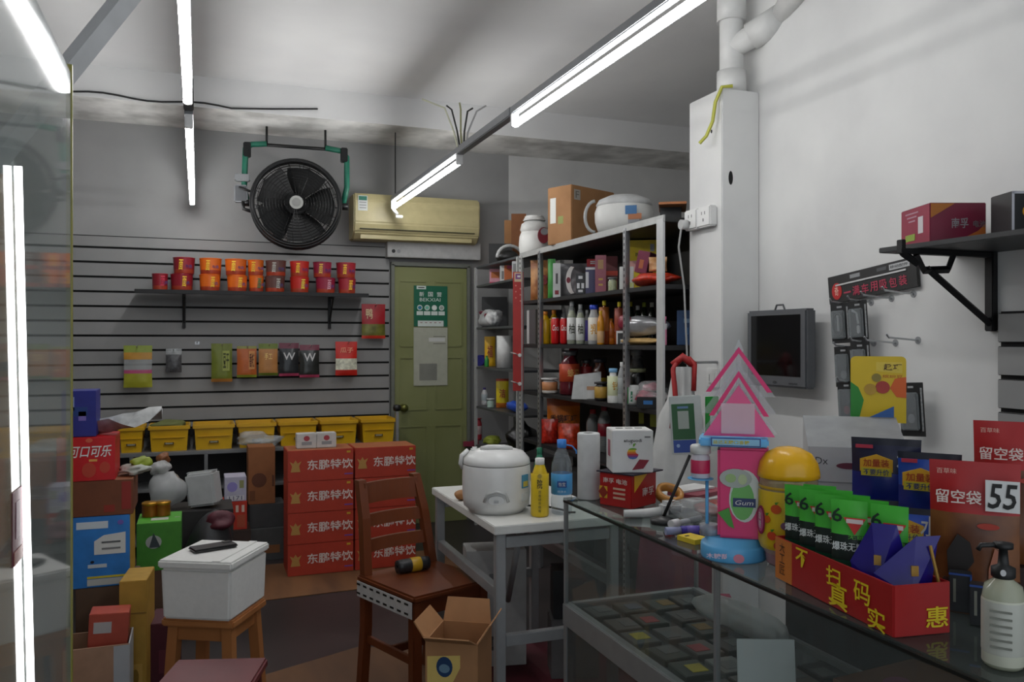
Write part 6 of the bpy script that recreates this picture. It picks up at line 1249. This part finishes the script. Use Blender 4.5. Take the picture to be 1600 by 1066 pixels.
def blister(px, py, label, style, w=.075, h=.15, X_=None):
    Y, z = atX(px, X_ or XR-.06); zc_ = hgt(py, z); t = thing('accessory_pack', label, 'pack', (X_ or XR-.06, Y, zc_), 0, 'accessory packs on the right wall'); t.rotation_euler = (TA*.6, 0, .25)
    b = MB(); b.box((0, 0, 0), (.003, w, h), m('1e1f20', .4, var=.1), .0008); b.panel('-x', (-.0015, 0, h/2-.015), .02, .007, m('9a9c9d', var=0)); b.panel('-x', (-.0015, -w*.42, 0), .006, h*.8, m('8a8c8d', .5, var=.4, scale=120)); b.build('backing_card', t)
    b = MB(); b.box((-.008, .004, -.006), (.014, w*.74, h*.7), clear('aab0b2', .35, .12), .004); b.build('blister', t)
    b = MB()
    if style == 0: b.tube([(-.008, .004+.02*math.cos(a), -.006+.04*math.sin(a)) for a in [i*math.pi/8 for i in range(16)]], .005, BLACK, 6, closed=True); b.tube([(-.008, .004, .03), (-.008, .004, -.03)], .004, m('c9c9c9', .4), 6)
    elif style == 1: b.tube([(-.008, .018, .04), (-.008, .0, .03), (-.008, -.004, -.01)], .004, m('c9cbcc', .4), 6); b.box((-.008, -.004, -.03), (.008, .012, .03), m('c9c9c4', .4), .003)
    else: b.disc('-x', (-.006, .002, .02), .02, .03, m('3a3c40', .4)); b.disc('-x', (-.006, .0, -.03), .012, .016, m('7a2434' if style == 3 else '77797a', .4))
    b.build('accessory', t); Z_ = zc_+h/2; return Y, Z_
for px, py, st, lb in ((1313, 505, 0, 'black accessory pack with a coiled cable, upper left of four under the header'), (1341, 502, 1, 'black accessory pack with a white plug, upper right of four under the header'), (1319, 573, 2, 'black accessory pack in the second row, below the coiled cable pack'), (1345, 566, 2, 'black accessory pack half hidden by the yellow card'), (1324, 628, 3, 'black accessory pack with a red item, lowest under the header')):
    y, z = blister(px, py, lb, st); peg(y, z-.006, 'wire hook carrying the '+lb.split(',')[0].split(' half')[0].replace('in the second row', 'of the second row'), .10)
blister(1425, 640, 'black accessory pack hanging right of the yellow card', 2, .085, .18)
for px, py, lb in ((1376, 466, 'empty wire hook under the middle of the header board'), (1410, 459, 'empty wire hook under the right end of the header board'), (1382, 536, 'empty wire hook in the second row, nearer the packs'), (1417, 532, 'empty wire hook in the second row, farther right')):
    y, z = wpos(px, py); peg(y, z, lb)

# ---------------- right wall shelf ----------------
HB = 1.70
t = thing('bracket_shelf', 'black bracket shelf high on the right wall holding maroon boxes', 'shelf', (XR, 1.9, HB)); BK = m('131314', .45, .2, .1)
b = MB(); b.box((-.16, -.5, -.009), (.32, 1.24, .016), m('2c2d2e', .5), .002); b.build('shelf_board', t)
for yy in (-.02, -1.0):
    b = MB(); b.box((-.012, yy, -.13), (.024, .03, .26), BK, .003); b.box((-.19, yy, -.026), (.38, .022, .016), BK, .002); b.box((-.372, yy, -.008), (.014, .024, .03), BK, .002)
    b.prism([(.0, 0), (.03, 0), (.30, .19), (.30, .222), (.255, .20)], '-y', (-.015-.0, yy+.01, -.25), .02, BK) if False else b.tube([(-.02, yy, -.235), (-.27, yy, -.075)], .012, BK, 4)
    b.tube([(-.17, yy, -.035), (-.19, yy, -.075), (-.285, yy, -.08), (-.315, yy, -.035)], .012, BK, 4); b.tube([(-.31, yy, -.06), (-.37, yy, -.03)], .012, BK, 4); b.build('shelf_bracket', t)
b = MB(); w, d, h = .165, .18, .115
MN = m('6e1230', .4, var=.08)
t = thing('battery_carton', 'maroon carton with grey lettering on the bracket shelf', 'box', (2.115, 1.905, HB+EPS), -.36)
b.box((0, 0, h/2), (w, d, h), MN, .002, {'-x': m('8a1838', .4)}); b.text('-y', (.005, -d/2, h*.48), .05, .03, '南孚', m('8a8488', var=0), t=.0012, bold=.03); b.text('-y', (.062, -d/2, h*.46), .036, .02, '电池', m('6a6468', var=0), t=.0012, bold=.03); b.prism([(-.035, .03), (.035, .03), (-.035, -.012)], '-y', (-.045, -d/2, h*.72), .0012, m('a8641c', var=0)); b.prism([(-.02, -.01), (.04, -.02), (.04, .03), (.02, .01)], '-y', (.04, -d/2, h*.2), .0012, m('b0601c', var=0))
for k in range(3): b.panel('-x', (-w/2, .02, h*.86-.012*k), .08-.02*k, .004, m('b08a98', var=0))
b.panel('-x', (-w/2, -.035, h*.5), .03, .05, m('c9c4c6', var=0)); b.panel('-x', (-w/2, .03, h*.22), .06, .02, m('8aa03a', var=0)); b.build('carton_body', t)
t = thing('framed_box', 'black box with white border and yellow emblem on the bracket shelf', 'box', (2.115, 1.66, HB+EPS), -.36); w, d, h = .085, .10, .115
b = MB(); b.box((0, 0, h/2), (w, d, h), m('1a1a1c', .4), .002)
for s_ in (-1, 1): b.panel('-y', (s_*w*.46, -d/2, h/2), w*.08, h, m('c4c4cc', var=0)); b.panel('-y', (0, -d/2, h/2+s_*h*.47), w, h*.06, m('c4c4cc', var=0))
b.disc('-y', (0, -d/2, h*.52), .014, .015, m('d89a1c', var=0)); b.disc('-y', (.004, -d/2-.0012, h*.54), .006, .006, m('3a2a10', var=0)); b.build('box_body', t)
carton('dark_box', 'black box with orange corner at the right edge on the bracket shelf', 'box', (2.16, 1.53, HB+EPS), .09, .12, .125, -.36, m('1c1a1e', .4), dbox((-.3, .8, .3, .2, 'b8641c')))
